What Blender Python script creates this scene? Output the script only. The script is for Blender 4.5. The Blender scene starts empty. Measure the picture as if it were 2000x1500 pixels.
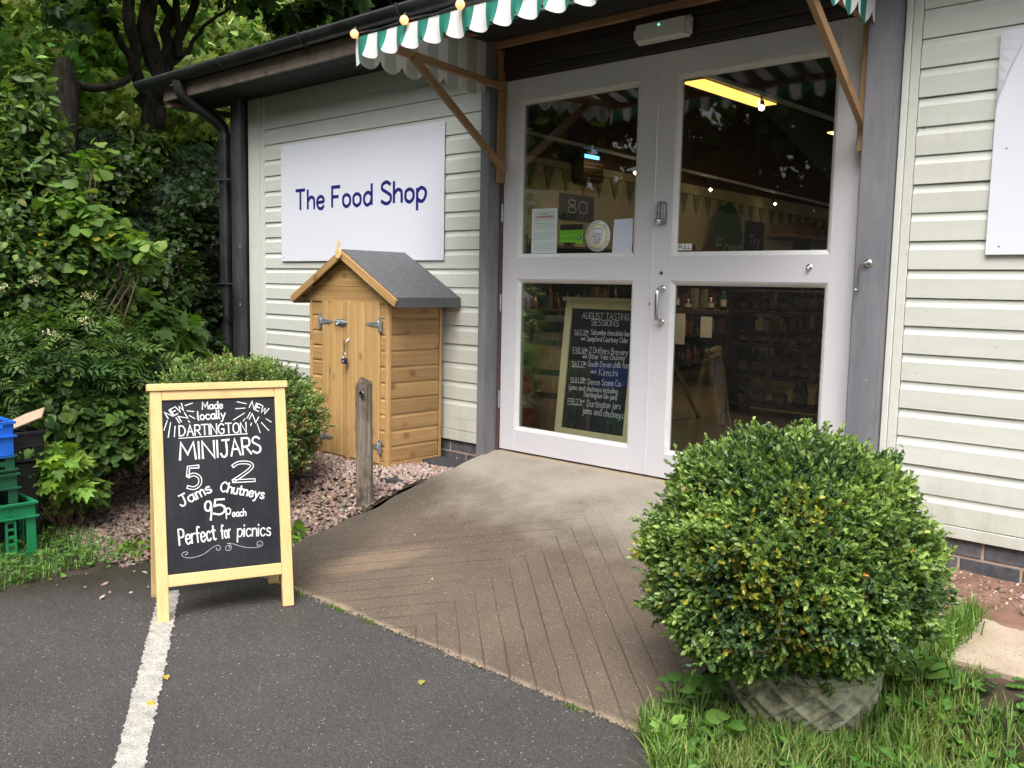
import bpy, bmesh, math, numpy as np
from mathutils import Vector, Matrix, Quaternion
R = math.radians
sc = bpy.context.scene
COL = sc.collection
# ---------------------------------------------------------------- camera, sky, sun, exposure
CAM = Vector((3.6304, -3.8463, 0.9552)); YAW, PIT, ROL, FPX = 0.7434, -0.1067, 0.0194, 1782.5
cd = bpy.data.cameras.new('camera'); cam = bpy.data.objects.new('camera', cd); COL.objects.link(cam)
cd.sensor_width = 36; cd.lens = FPX / 2000 * 36; cd.clip_start = .05; cd.clip_end = 400
_cy, _sy, _cp, _sp = math.cos(YAW), math.sin(YAW), math.cos(PIT), math.sin(PIT)
FW = Vector((-_sy*_cp, _cy*_cp, _sp)); _r = Vector((_cy, _sy, 0)); _u = _r.cross(FW)
RT = _r*math.cos(ROL) + _u*math.sin(ROL); UP = -_r*math.sin(ROL) + _u*math.cos(ROL)
m = Matrix((RT, UP, -FW)).transposed().to_4x4(); m.translation = CAM; cam.matrix_world = m
sc.camera = cam
w = bpy.data.worlds.new('World'); sc.world = w; w.use_nodes = True; nt = w.node_tree
bg = nt.nodes['Background']; sky = nt.nodes.new('ShaderNodeTexSky'); sky.sky_type = 'NISHITA'; sky.sun_disc = False
SUN_EL, SUN_AZ = 56, 150      # degrees; azimuth measured from +Y (north) clockwise
sky.sun_elevation = R(SUN_EL); sky.sun_rotation = R(SUN_AZ); sky.dust_density = 4; sky.air_density = 1.0; sky.ozone_density = 1
hs = nt.nodes.new('ShaderNodeHueSaturation'); hs.inputs['Saturation'].default_value = .32
nt.links.new(sky.outputs[0], hs.inputs['Color']); nt.links.new(hs.outputs[0], bg.inputs[0]); bg.inputs[1].default_value = .15
sd = bpy.data.lights.new('sun', 'SUN'); sd.energy = 1.05; sd.angle = R(36); sd.color = (1, .965, .91)
sun = bpy.data.objects.new('sun', sd); COL.objects.link(sun)
_a, _e = R(SUN_AZ), R(SUN_EL); _d = Vector((math.sin(_a)*math.cos(_e), math.cos(_a)*math.cos(_e), math.sin(_e)))
sun.rotation_euler = _d.to_track_quat('Z', 'Y').to_euler()
sc.view_settings.view_transform = 'Standard'; sc.view_settings.look = 'None'; sc.view_settings.gamma = 1
sc.view_settings.use_curve_mapping = False; sc.view_settings.exposure = 1.22
sc.render.engine = 'CYCLES'; sc.cycles.use_denoising = True
sc.cycles.max_bounces = 8; sc.cycles.transparent_max_bounces = 12; sc.cycles.diffuse_bounces = 4; sc.cycles.glossy_bounces = 4
sc.cycles.transmission_bounces = 6; sc.cycles.sample_clamp_indirect = 6; sc.cycles.caustics_reflective = False; sc.cycles.caustics_refractive = False

# ---------------------------------------------------------------- materials
def N(nt, t, **kw):
    n = nt.nodes.new(t)
    for k, v in kw.items():
        if k.startswith('i_'):
            k = k[2:].replace('_', ' ')
            n.inputs[int(k) if k.isdigit() else k].default_value = v
        else: setattr(n, k, v)
    return n
def newmat(name):
    m = bpy.data.materials.new(name); m.use_nodes = True; nt = m.node_tree
    return m, nt, nt.nodes['Principled BSDF'], (lambda a, b: nt.links.new(a, b))
def rgba(c): return (c[0], c[1], c[2], 1)
def noise(nt, L, vec, scale, detail=5, rough=.6):
    n = N(nt, 'ShaderNodeTexNoise', i_Scale=scale, i_Detail=detail, i_Roughness=rough); L(vec, n.inputs['Vector']); return n
def ramp(nt, L, src, stops):
    r = N(nt, 'ShaderNodeValToRGB'); L(src, r.inputs[0]); e = r.color_ramp.elements
    while len(e) < len(stops): e.new(.5)
    for i, (p, c) in enumerate(stops):
        e[i].position = p; e[i].color = rgba(c) if len(c) == 3 else c
    return r
def mixc(nt, L, fac, a, b, mode='MIX'):
    n = N(nt, 'ShaderNodeMix', data_type='RGBA', blend_type=mode)
    for s, v in ((0, fac), (6, a), (7, b)):
        if isinstance(v, (int, float)): n.inputs[s].default_value = v
        elif isinstance(v, tuple): n.inputs[s].default_value = rgba(v)
        else: L(v, n.inputs[s])
    return n.outputs[2]
def math_(nt, L, op, a, b=0., c=None):
    n = N(nt, 'ShaderNodeMath', operation=op)
    for i, v in enumerate((a, b) if c is None else (a, b, c)):
        if isinstance(v, (int, float)): n.inputs[i].default_value = v
        else: L(v, n.inputs[i])
    return n.outputs[0]
def coords(nt, L, scale=(1, 1, 1), rnd=0.):
    tc = N(nt, 'ShaderNodeTexCoord'); v = tc.outputs['Object']
    if rnd:
        oi = N(nt, 'ShaderNodeObjectInfo'); s = N(nt, 'ShaderNodeVectorMath', operation='SCALE', i_Scale=rnd)
        c = N(nt, 'ShaderNodeCombineXYZ'); [L(oi.outputs['Random'], c.inputs[k]) for k in range(3)]
        L(c.outputs[0], s.inputs[0]); a = N(nt, 'ShaderNodeVectorMath', operation='ADD'); L(v, a.inputs[0]); L(s.outputs[0], a.inputs[1]); v = a.outputs[0]
    mp = N(nt, 'ShaderNodeMapping'); mp.inputs['Scale'].default_value = scale; L(v, mp.inputs[0]); return mp.outputs[0]
def bump(nt, L, p, h, strength=.3, dist=.002):
    b = N(nt, 'ShaderNodeBump', i_Strength=strength, i_Distance=dist); L(h, b.inputs['Height']); L(b.outputs[0], p.inputs['Normal'])
def mat(name, c1, c2=None, rough=.6, scale=(8, 8, 8), lo=.35, hi=.65, bs=0., bscale=60, metal=0., spec=.5, rnd=.0, speck=None):
    m, nt, p, L = newmat(name); p.inputs['Roughness'].default_value = rough; p.inputs['Metallic'].default_value = metal
    p.inputs['Specular IOR Level'].default_value = spec
    v = coords(nt, L, scale, 7. if rnd else 0.); n = noise(nt, L, v, 1, 6, .62)
    c = ramp(nt, L, n.outputs[0], [(lo, c1), (hi, c2 or c1)]).outputs[0]
    if rnd:
        oi = N(nt, 'ShaderNodeObjectInfo'); mr = N(nt, 'ShaderNodeMapRange', i_3=1-rnd, i_4=1+rnd); L(oi.outputs['Random'], mr.inputs[0])
        h = N(nt, 'ShaderNodeHueSaturation'); L(mr.outputs[0], h.inputs['Value']); L(c, h.inputs['Color']); c = h.outputs[0]
    if speck:
        v2 = coords(nt, L, (1, 1, 1)); n2 = noise(nt, L, v2, speck[1], 2, .5)
        f = ramp(nt, L, n2.outputs[0], [(speck[2], (0, 0, 0)), (speck[2]+.03, (1, 1, 1))]).outputs[0]; c = mixc(nt, L, f, c, speck[0])
    L(c, p.inputs['Base Color'])
    if bs:
        v3 = coords(nt, L, (1, 1, 1)); n3 = noise(nt, L, v3, bscale, 4, .6); bump(nt, L, p, n3.outputs[0], bs, .003)
    return m
def wood(name, c1, c2, knots=None, rough=.55, freq=55, axis=0, rnd=.12, bs=.15, dirt=None):
    """grain runs along the object's local `axis`"""
    m, nt, p, L = newmat(name); p.inputs['Roughness'].default_value = rough
    s = [freq]*3; s[axis] = freq*.035; v = coords(nt, L, tuple(s), 9.)
    n = noise(nt, L, v, 1, 4, .6); wv = ramp(nt, L, n.outputs[0], [(.3, c1), (.68, c2)])
    c = wv.outputs[0]
    s2 = [9]*3; s2[axis] = 1.2; n2 = noise(nt, L, coords(nt, L, tuple(s2), 5.), 1, 2, .5)
    c = mixc(nt, L, math_(nt, L, 'MULTIPLY', n2.outputs[0], .35), c, tuple(x*.72 for x in c1))
    if knots:
        s3 = [11.]*3; s3[axis] = 8.; vo = N(nt, 'ShaderNodeTexVoronoi', i_Scale=1.); L(coords(nt, L, tuple(s3), 11.), vo.inputs['Vector'])
        f = ramp(nt, L, vo.outputs['Distance'], [(.10, (1, 1, 1)), (.24, (.25,)*3), (.30, (0, 0, 0))]).outputs[0]
        sel = math_(nt, L, 'GREATER_THAN', N(nt, 'ShaderNodeSeparateColor').outputs[0], .5)
        sp = N(nt, 'ShaderNodeSeparateColor'); L(vo.outputs['Color'], sp.inputs[0]); sel = math_(nt, L, 'GREATER_THAN', sp.outputs[0], .42)
        c = mixc(nt, L, math_(nt, L, 'MULTIPLY', math_(nt, L, 'MULTIPLY', f, sel), .75), c, knots)
    oi = N(nt, 'ShaderNodeObjectInfo'); mr = N(nt, 'ShaderNodeMapRange', i_3=1-rnd, i_4=1+rnd); L(oi.outputs['Random'], mr.inputs[0])
    h = N(nt, 'ShaderNodeHueSaturation'); L(mr.outputs[0], h.inputs['Value']); L(c, h.inputs['Color']); c = h.outputs[0]
    if dirt:
        nd = noise(nt, L, coords(nt, L), 7, 6, .7); f = ramp(nt, L, nd.outputs[0], [(.5, (0, 0, 0)), (.68, (1, 1, 1))]).outputs[0]; c = mixc(nt, L, f, c, dirt)
    L(c, p.inputs['Base Color']); bump(nt, L, p, n.outputs[0], bs, .0015)
    return m
def leafmat(name, trans=.28, rough=.42, spec=.45, gain=1.6, blue=.35):
    m, nt, p, L = newmat(name); a = N(nt, 'ShaderNodeAttribute', attribute_name='col')
    L(a.outputs['Color'], p.inputs['Base Color']); p.inputs['Roughness'].default_value = rough; p.inputs['Specular IOR Level'].default_value = spec
    t = N(nt, 'ShaderNodeBsdfTranslucent'); g = mixc(nt, L, 1., a.outputs['Color'], (gain, gain*1.05, gain*blue), 'MULTIPLY'); L(g, t.inputs[0])
    mx = N(nt, 'ShaderNodeMixShader', i_0=trans); out = nt.nodes['Material Output']
    L(p.outputs[0], mx.inputs[1]); L(t.outputs[0], mx.inputs[2]); L(mx.outputs[0], out.inputs[0]); return m
def emis(name, c, s):
    m, nt, p, L = newmat(name); p.inputs['Base Color'].default_value = rgba(c); p.inputs['Emission Color'].default_value = rgba(c); p.inputs['Emission Strength'].default_value = s; return m
def glassmat(name, tint=(.93, .95, .93), f=1.7, dirt=.03):
    m, nt, p, L = newmat(name); nt.nodes.remove(p); out = nt.nodes['Material Output']
    tr = N(nt, 'ShaderNodeBsdfTransparent'); tr.inputs[0].default_value = rgba(tint)
    gl = N(nt, 'ShaderNodeBsdfGlossy', i_Roughness=.015); gl.inputs[0].default_value = (1, 1, 1, 1)
    fr = N(nt, 'ShaderNodeFresnel', i_IOR=1.5); k = math_(nt, L, 'MULTIPLY', fr.outputs[0], f)
    mx = N(nt, 'ShaderNodeMixShader'); L(k, mx.inputs[0]); L(tr.outputs[0], mx.inputs[1]); L(gl.outputs[0], mx.inputs[2])
    df = N(nt, 'ShaderNodeBsdfDiffuse'); df.inputs[0].default_value = (.6, .6, .58, 1)
    n = noise(nt, L, coords(nt, L, (1, 1, 1)), 60, 3, .6); d = ramp(nt, L, n.outputs[0], [(.5, (dirt*.25,)*3), (.8, (dirt,)*3)]).outputs[0]
    m2 = N(nt, 'ShaderNodeMixShader'); L(d, m2.inputs[0]); L(mx.outputs[0], m2.inputs[1]); L(df.outputs[0], m2.inputs[2]); L(m2.outputs[0], out.inputs[0]); return m

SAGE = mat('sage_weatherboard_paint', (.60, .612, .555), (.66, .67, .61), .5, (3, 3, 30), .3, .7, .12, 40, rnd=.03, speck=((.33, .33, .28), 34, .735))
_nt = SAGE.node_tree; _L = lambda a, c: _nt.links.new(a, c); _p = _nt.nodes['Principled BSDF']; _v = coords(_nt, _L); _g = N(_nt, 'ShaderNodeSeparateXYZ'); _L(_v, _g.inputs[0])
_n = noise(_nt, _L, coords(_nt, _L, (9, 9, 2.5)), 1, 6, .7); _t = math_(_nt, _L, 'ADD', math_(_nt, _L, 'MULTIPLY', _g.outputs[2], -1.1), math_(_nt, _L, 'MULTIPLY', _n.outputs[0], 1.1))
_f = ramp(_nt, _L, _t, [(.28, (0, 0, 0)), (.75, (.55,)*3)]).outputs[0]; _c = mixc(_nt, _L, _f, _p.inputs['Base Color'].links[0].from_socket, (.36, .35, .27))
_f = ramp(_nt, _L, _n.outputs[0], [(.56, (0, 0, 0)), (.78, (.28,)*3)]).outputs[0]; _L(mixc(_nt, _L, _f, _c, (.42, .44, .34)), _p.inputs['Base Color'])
DOORP = mat('lilac_white_gloss', (.655, .635, .675), (.70, .68, .715), .38, (2, 2, 2), .3, .7, .04, 30, speck=((.35, .33, .33), 40, .77))
SEAM = mat('dark_joint', (.14, .13, .13), rough=.8)
PUTTY = mat('white_glazing_bead', (.66, .66, .64), (.74, .74, .72), .5, (6, 6, 6), .35, .6, .1, 60, speck=((.35, .36, .3), 55, .76))
POSTG = mat('grey_post_paint', (.155, .155, .175), (.22, .22, .24), .5, (12, 12, 2.5), .35, .65, .15, 50, speck=((.5, .5, .5), 45, .76))
POSTB = mat('black_worn_post', (.018, .018, .02), (.06, .06, .066), .42, (9, 9, 2), .4, .7, .15, 50, speck=((.45, .45, .45), 38, .745))
BLACK = mat('black_gutter_plastic', (.016, .016, .018), (.04, .04, .04), .35, (5, 5, 5), .4, .7, .05, 40)
FRAMEB = wood('brown_door_frame', (.06, .035, .03), (.12, .075, .065), axis=2, rough=.5)
LINTEL = wood('dark_brown_stain', (.014, .009, .009), (.034, .022, .02), axis=0, rough=.45)
SOFFIT = wood('dark_soffit_board', (.012, .012, .011), (.03, .028, .026), axis=0, rough=.7)
FASCIA = wood('weathered_fascia', (.20, .15, .125), (.30, .235, .20), axis=0, rough=.75, dirt=(.12, .09, .07))
TIMBER = wood('sawn_pine', (.30, .17, .075), (.42, .26, .13), (.12, .06, .03), axis=0, rough=.6)
SHEDX = wood('honey_shed_wood', (.37, .205, .075), (.55, .345, .15), (.18, .085, .035), axis=0, rough=.5, rnd=.16)
SHEDZ = wood('honey_shed_wood_upright', (.46, .27, .10), (.60, .385, .17), (.24, .12, .05), axis=2, rough=.5, rnd=.14)
SHEDY = wood('honey_shed_wood_side', (.34, .195, .075), (.49, .305, .135), (.17, .085, .035), axis=1, rough=.5, rnd=.2)
SKID = wood('damp_skid_wood', (.22, .12, .045), (.36, .21, .09), axis=0, rough=.65)
FELT = mat('mineral_roof_felt', (.085, .09, .095), (.125, .13, .135), .85, (40, 40, 40), .3, .7, .5, 260, speck=((.3, .3, .31), 210, .64))
PALE = wood('pale_yellow_timber', (.75, .51, .21), (.84, .61, .30), (.55, .33, .13), axis=2, rough=.5, rnd=.03, bs=.06)
PALEX = wood('pale_yellow_timber_rail', (.75, .51, .21), (.84, .61, .30), (.55, .33, .13), axis=0, rough=.5, rnd=.03, bs=.06)
CREAMW = wood('cream_painted_timber', (.80, .74, .40), (.86, .80, .48), axis=2, rough=.5, rnd=.03, bs=.05)
CHALKB = mat('chalkboard_black', (.013, .014, .018), (.038, .039, .044), .5, (7, 7, 3), .35, .78, spec=.3)
CHALK = mat('chalk_pen_white', (.80, .80, .82), (.88, .88, .9), .8, (30, 30, 30))
CHALKD = mat('thin_chalk_grey', (.45, .46, .48), (.6, .6, .62), .8, (60, 60, 60))
SIGNW = mat('white_sign_panel', (.74, .755, .83), (.77, .785, .855), .38, (1.5, 1.5, 1.5), .3, .7)
SIGNB = mat('navy_vinyl', (.012, .016, .17), rough=.4)
OLDPOST = wood('weathered_grey_oak', (.085, .062, .044), (.36, .30, .23), axis=2, rough=.85, freq=60, bs=1., dirt=(.06, .045, .035))
GALV = mat('galvanised_steel', (.40, .43, .47), (.56, .60, .64), .38, (60, 60, 60), .35, .65, metal=.75)
CHROME = mat('satin_chrome', (.62, .62, .63), (.7, .7, .71), .22, metal=1.)
DARKM = mat('dark_metal', (.05, .05, .055), (.08, .08, .085), .4, metal=.6)
NAVYP = mat('navy_padlock_case', (.02, .025, .05), rough=.35)
BRICKD = mat('blue_grey_brick', (.055, .055, .065), (.11, .105, .115), .75, (25, 25, 25), .35, .65, .4, 90, rnd=.2)
MORTAR = mat('brown_mortar', (.36, .26, .20), (.44, .33, .27), .9, (30, 30, 30), bs=.4)
SLABM = mat('worn_concrete_slab', (.36, .28, .20), (.50, .42, .33), .85, (3, 3, 3), .35, .65, .4, 150, speck=((.2, .16, .12), 160, .62))
SOILR0 = mat('red_soil', (.15, .075, .05), (.26, .15, .11), .95, (9, 9, 9), .35, .65, .8, 60)
SOILD = mat('damp_dark_soil', (.022, .017, .012), (.05, .036, .024), .95, (6, 6, 6), .35, .65, .8, 50)
SOILR = SOILR0; _nt = SOILR.node_tree; _L = lambda a, c: _nt.links.new(a, c); _p = _nt.nodes['Principled BSDF']; _g = N(_nt, 'ShaderNodeSeparateXYZ'); _v = coords(_nt, _L); _L(_v, _g.inputs[0])
_n = noise(_nt, _L, _v, 6, 4, .6); _f = ramp(_nt, _L, math_(_nt, _L, 'ADD', math_(_nt, _L, 'MULTIPLY', _g.outputs[1], -1.), math_(_nt, _L, 'MULTIPLY', _n.outputs[0], .1)), [(.82, (0, 0, 0)), (.92, (1, 1, 1))]).outputs[0]
_L(mixc(_nt, _L, _f, _p.inputs['Base Color'].links[0].from_socket, (.045, .034, .02)), _p.inputs['Base Color'])
BARK = mat('dark_bark', (.008, .007, .005), (.030, .027, .018), .95, (22, 22, 5), .35, .65, 1., 45, spec=.1)
TWIG = mat('brown_twig', (.07, .045, .025), (.13, .09, .05), .8, (20, 20, 20))
LEAF = leafmat('box_leaf', .22, .36, .5)
LEAFT = leafmat('tree_leaf', .42, .5, .3, 2.4); LEAFY = leafmat('painted_sunlit_leaf', .55, .5, .25, 3.1, 1.7)  # LEAFY: strong translucent gain puts a sunlit brightness into the leaves
LEAFS = leafmat('shrub_leaf', .28, .5, .32, 1.8)
LEAFG = leafmat('grass_blade', .3, .5, .3, 1.5)
STONEM, _nt, _p, _L = newmat('gravel_stone'); _a = N(_nt, 'ShaderNodeAttribute', attribute_name='col')
_n = noise(_nt, _L, coords(_nt, _L), 90, 4, .6); _c = mixc(_nt, _L, _n.outputs[0], _a.outputs['Color'], (.9, .9, .9), 'MULTIPLY')
_L(_c, _p.inputs['Base Color']); _p.inputs['Roughness'].default_value = .8; bump(_nt, _L, _p, _n.outputs[0], .4, .003)
GLASS = glassmat('door_glass', (.985, .99, .985), .62, .014)
ROSTONE = mat('dark_slate', (.03, .032, .035), (.06, .062, .065), .75, (30, 30, 30), bs=.6, bscale=80)
STEEL = mat('white_plastic_casing', (.66, .66, .66), (.76, .76, .76), .45, (14, 14, 14), .35, .65)

def asphalt():
    m, nt, p, L = newmat('asphalt'); v = coords(nt, L)
    a = noise(nt, L, v, 170, 4, .75); b = noise(nt, L, v, 2.2, 6, .65); s = noise(nt, L, v, 95, 1, .4); s2 = noise(nt, L, v, 420, 1, .4)
    c = ramp(nt, L, a.outputs[0], [(.33, (.026, .024, .023)), (.58, (.098, .092, .088)), (.72, (.23, .22, .205))]).outputs[0]
    c = mixc(nt, L, ramp(nt, L, b.outputs[0], [(.35, (0, 0, 0)), (.7, (.55,)*3)]).outputs[0], c, (.040, .036, .034))
    f = ramp(nt, L, s.outputs[0], [(.715, (0, 0, 0)), (.735, (1, 1, 1))]).outputs[0]; c = mixc(nt, L, f, c, (.36, .34, .31))
    f = ramp(nt, L, s2.outputs[0], [(.70, (0, 0, 0)), (.72, (1, 1, 1))]).outputs[0]; c = mixc(nt, L, f, c, (.26, .255, .25))
    # mossy dark strip beside the gravel (x smaller than the line) : organic litter
    g = N(nt, 'ShaderNodeSeparateXYZ'); L(v, g.inputs[0])
    d = math_(nt, L, 'MULTIPLY_ADD', g.outputs[0], -1.15, math_(nt, L, 'MULTIPLY_ADD', g.outputs[1], .62, 1.55))
    d = math_(nt, L, 'ADD', d, math_(nt, L, 'MULTIPLY', b.outputs[0], .6))
    f = ramp(nt, L, d, [(.45, (0, 0, 0)), (.95, (.9,)*3)]).outputs[0]
    mz = noise(nt, L, v, 60, 4, .7); mo = ramp(nt, L, mz.outputs[0], [(.4, (.016, .014, .008)), (.6, (.035, .03, .014)), (.7, (.09, .07, .045))]).outputs[0]
    c = mixc(nt, L, f, c, mo)
    L(c, p.inputs['Base Color']); p.inputs['Roughness'].default_value = .62; p.inputs['Specular IOR Level'].default_value = .35
    bump(nt, L, p, a.outputs[0], .8, .006); return m
def rampmat():
    m, nt, p, L = newmat('brushed_concrete_ramp'); v = coords(nt, L); g = N(nt, 'ShaderNodeSeparateXYZ'); L(v, g.inputs[0]); X, Y = g.outputs[0], g.outputs[1]
    fine = noise(nt, L, v, 260, 3, .65); mid = noise(nt, L, v, 3.4, 6, .62); sp = noise(nt, L, v, 170, 1, .4)
    wet = ramp(nt, L, fine.outputs[0], [(.3, (.076, .055, .039)), (.6, (.150, .113, .082)), (.76, (.235, .188, .145))]).outputs[0]
    dry = ramp(nt, L, fine.outputs[0], [(.3, (.26, .228, .185)), (.6, (.36, .322, .268)), (.78, (.44, .40, .34))]).outputs[0]
    # rain reaches the part outside the canopy, edge wavers
    d = math_(nt, L, 'ADD', Y, math_(nt, L, 'MULTIPLY', mid.outputs[0], .55)); d = math_(nt, L, 'ADD', d, math_(nt, L, 'MULTIPLY', X, .02))
    f = ramp(nt, L, math_(nt, L, 'ADD', d, 1.), [(.45, (0, 0, 0)), (1.05, (1, 1, 1))]).outputs[0]; c = mixc(nt, L, f, wet, dry)
    # the drier sandy patch
    e = math_(nt, L, 'POWER', math_(nt, L, 'DIVIDE', math_(nt, L, 'ADD', math_(nt, L, 'MULTIPLY_ADD', X, .75, math_(nt, L, 'MULTIPLY', Y, -.66)), -1.176), .125), 2.)
    e2 = math_(nt, L, 'POWER', math_(nt, L, 'DIVIDE', math_(nt, L, 'ADD', math_(nt, L, 'MULTIPLY_ADD', X, .66, math_(nt, L, 'MULTIPLY', Y, .75)), .655), .34), 2.)
    q = math_(nt, L, 'ADD', math_(nt, L, 'ADD', e, e2), math_(nt, L, 'MULTIPLY', mid.outputs[0], 2.6))
    f = ramp(nt, L, math_(nt, L, 'MULTIPLY', q, .5), [(.80, (1, 1, 1)), (1.0, (0, 0, 0))]).outputs[0]
    tan = ramp(nt, L, fine.outputs[0], [(.3, (.17, .115, .072)), (.7, (.30, .215, .145))]).outputs[0]; c = mixc(nt, L, math_(nt, L, 'MULTIPLY', f, .72), c, tan); big = noise(nt, L, v, 1.7, 7, .7); c = mixc(nt, L, 1., c, ramp(nt, L, big.outputs[0], [(.34, (.72,)*3), (.62, (1.08,)*3)]).outputs[0], 'MULTIPLY')
    # algae along the open edge
    al = math_(nt, L, 'ADD', math_(nt, L, 'MULTIPLY', X, 1.4), math_(nt, L, 'MULTIPLY', mid.outputs[0], .9))
    f = ramp(nt, L, al, [(.42, (.85,)*3), (.95, (0, 0, 0))]).outputs[0]
    f = math_(nt, L, 'MULTIPLY', f, ramp(nt, L, math_(nt, L, 'MULTIPLY', Y, -1.), [(.3, (0, 0, 0)), (.55, (1, 1, 1))]).outputs[0])
    c = mixc(nt, L, f, c, (.062, .05, .036))
    f = ramp(nt, L, sp.outputs[0], [(.70, (0, 0, 0)), (.73, (1, 1, 1))]).outputs[0]; c = mixc(nt, L, f, c, (.42, .36, .29))
    f = ramp(nt, L, math_(nt, L, 'MULTIPLY', Y, -1.), [(.0, (1, 1, 1)), (.06, (0, 0, 0))]).outputs[0]; c = mixc(nt, L, math_(nt, L, 'MULTIPLY', f, .6), c, (.48, .37, .25))
    f = ramp(nt, L, math_(nt, L, 'MULTIPLY', Y, -1.), [(.0, (0, 0, 0)), (1., (0, 0, 0))]).outputs[0]
    f = ramp(nt, L, math_(nt, L, 'MULTIPLY_ADD', mid.outputs[0], .03, math_(nt, L, 'MULTIPLY', Y, -.6)), [(.978, (0, 0, 0)), (.990, (.8,)*3)]).outputs[0]; c = mixc(nt, L, f, c, (.32, .24, .165))
    L(c, p.inputs['Base Color']); p.inputs['Roughness'].default_value = .68; bump(nt, L, p, fine.outputs[0], .5, .004); return m
ASPH = asphalt(); RAMPM = rampmat()
def stripes(name, axis, off, period, c1, c2, trans):
    m, nt, p, L = newmat(name); g = N(nt, 'ShaderNodeSeparateXYZ'); L(coords(nt, L), g.inputs[0])
    t = math_(nt, L, 'FRACT', math_(nt, L, 'DIVIDE', math_(nt, L, 'ADD', g.outputs[axis], -off), period))
    c = mixc(nt, L, math_(nt, L, 'GREATER_THAN', t, .5), c1, c2); L(c, p.inputs['Base Color']); p.inputs['Roughness'].default_value = .6
    tr = N(nt, 'ShaderNodeBsdfTranslucent'); L(c, tr.inputs[0]); mx = N(nt, 'ShaderNodeMixShader', i_0=trans)
    L(p.outputs[0], mx.inputs[1]); L(tr.outputs[0], mx.inputs[2]); L(mx.outputs[0], nt.nodes['Material Output'].inputs[0]); return m
GRN, WHT = (.018, .23, .17), (.86, .86, .84)
AWX = stripes('striped_canvas', 0, .015, .144, WHT, GRN, .25); AWY = stripes('striped_canvas_side', 1, .02, .144, (.8, .78, .72), (.50, .53, .48), .3); AWY2 = stripes('striped_canvas_side_b', 1, .02, .144, WHT, GRN, .2)  # AWY: same canvas, backlit look put into its paler stripe colours
# ---------------------------------------------------------------- geometry helpers
class MB:
    def __init__(s): s.v = []; s.f = []; s.sm = []
    def add(s, vs, fs, smooth=False):
        o = len(s.v); s.v += [tuple(x) for x in vs]; s.f += [tuple(i+o for i in f) for f in fs]; s.sm += [smooth]*len(fs); return s
    def box(s, x0, x1, y0, y1, z0, z1):
        v = [(x, y, z) for z in (z0, z1) for y in (y0, y1) for x in (x0, x1)]
        return s.add(v, [(0, 2, 3, 1), (4, 5, 7, 6), (0, 1, 5, 4), (2, 6, 7, 3), (0, 4, 6, 2), (1, 3, 7, 5)])
    def beam(s, p0, p1, wd, ht, up=(0, 0, 1)):
        p0, p1 = Vector(p0), Vector(p1); d = (p1-p0).normalized(); sd = d.cross(Vector(up)).normalized(); u = sd.cross(d)
        v = [p + sd*a*wd/2 + u*b*ht/2 for p in (p0, p1) for b in (-1, 1) for a in (-1, 1)]
        return s.add(v, [(0, 2, 3, 1), (4, 5, 7, 6), (0, 1, 5, 4), (2, 6, 7, 3), (0, 4, 6, 2), (1, 3, 7, 5)])
    def prism(s, pts, d):
        """pts: list of 3d points of a planar polygon, extruded by vector d"""
        n = len(pts); v = [Vector(p) for p in pts] + [Vector(p)+Vector(d) for p in pts]
        return s.add(v, [tuple(range(n)), tuple(range(2*n-1, n-1, -1))] + [(i, i+n, (i+1) % n+n, (i+1) % n) for i in range(n)])
    def tube(s, pts, r, n=10, cap=True):
        pts = [Vector(p) for p in pts]; rs = r if isinstance(r, (list, tuple)) else [r]*len(pts); vs = []; fs = []
        t0 = (pts[1]-pts[0]).normalized(); a = t0.orthogonal().normalized()
        for i, p in enumerate(pts):
            t = ((pts[min(i+1, len(pts)-1)]-pts[i]).normalized() + (pts[i]-pts[max(i-1, 0)]).normalized()); t = t.normalized() if t.length > 1e-6 else t0
            a = (a - t*a.dot(t)).normalized(); b = t.cross(a)
            vs += [p + (a*math.cos(2*math.pi*k/n) + b*math.sin(2*math.pi*k/n))*rs[i] for k in range(n)]
        for i in range(len(pts)-1):
            fs += [(i*n+k, i*n+(k+1) % n, (i+1)*n+(k+1) % n, (i+1)*n+k) for k in range(n)]
        s.add(vs, fs, True)
        if cap: s.add(vs[:n], [tuple(range(n))[::-1]]); s.add(vs[-n:], [tuple(range(n))])
        return s
    def lathe(s, prof, c=(0, 0, 0), n=24, axis='z', smooth=True):
        vs = []; fs = []
        for (r, h) in prof:
            for k in range(n):
                a = 2*math.pi*k/n; x, y = r*math.cos(a), r*math.sin(a)
                q = (x, y, h) if axis == 'z' else ((h, x, y) if axis == 'x' else (x, h, y)); vs.append((c[0]+q[0], c[1]+q[1], c[2]+q[2]))
        for i in range(len(prof)-1): fs += [(i*n+k, i*n+(k+1) % n, (i+1)*n+(k+1) % n, (i+1)*n+k) for k in range(n)]
        return s.add(vs, fs, smooth)
    def disc(s, c, r, axis='y', n=20):
        return s.lathe([(r, 0), (1e-5, 0)], c, n, axis, False)
    def build(s, name, mtl, parent=None, bevel=0, world=True, seg=1, recalc=True):
        me = bpy.data.meshes.new(name); me.from_pydata([tuple(v) for v in s.v], [], s.f)
        me.polygons.foreach_set('use_smooth', s.sm)
        bm = bmesh.new(); bm.from_mesh(me)
        if bevel:
            bmesh.ops.remove_doubles(bm, verts=bm.verts, dist=1e-6)
            es = [e for e in bm.edges if len(e.link_faces) == 2 and e.calc_face_angle(0) > .6]
            try: bmesh.ops.bevel(bm, geom=es, offset=bevel, segments=seg, affect='EDGES', clamp_overlap=True)
            except Exception: pass
        if recalc: bmesh.ops.recalc_face_normals(bm, faces=bm.faces)
        bm.to_mesh(me); bm.free()
        return link(name, me, mtl, parent, world)
ROOTM = {}
def rootof(o):
    while o.parent: o = o.parent
    return o
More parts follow.
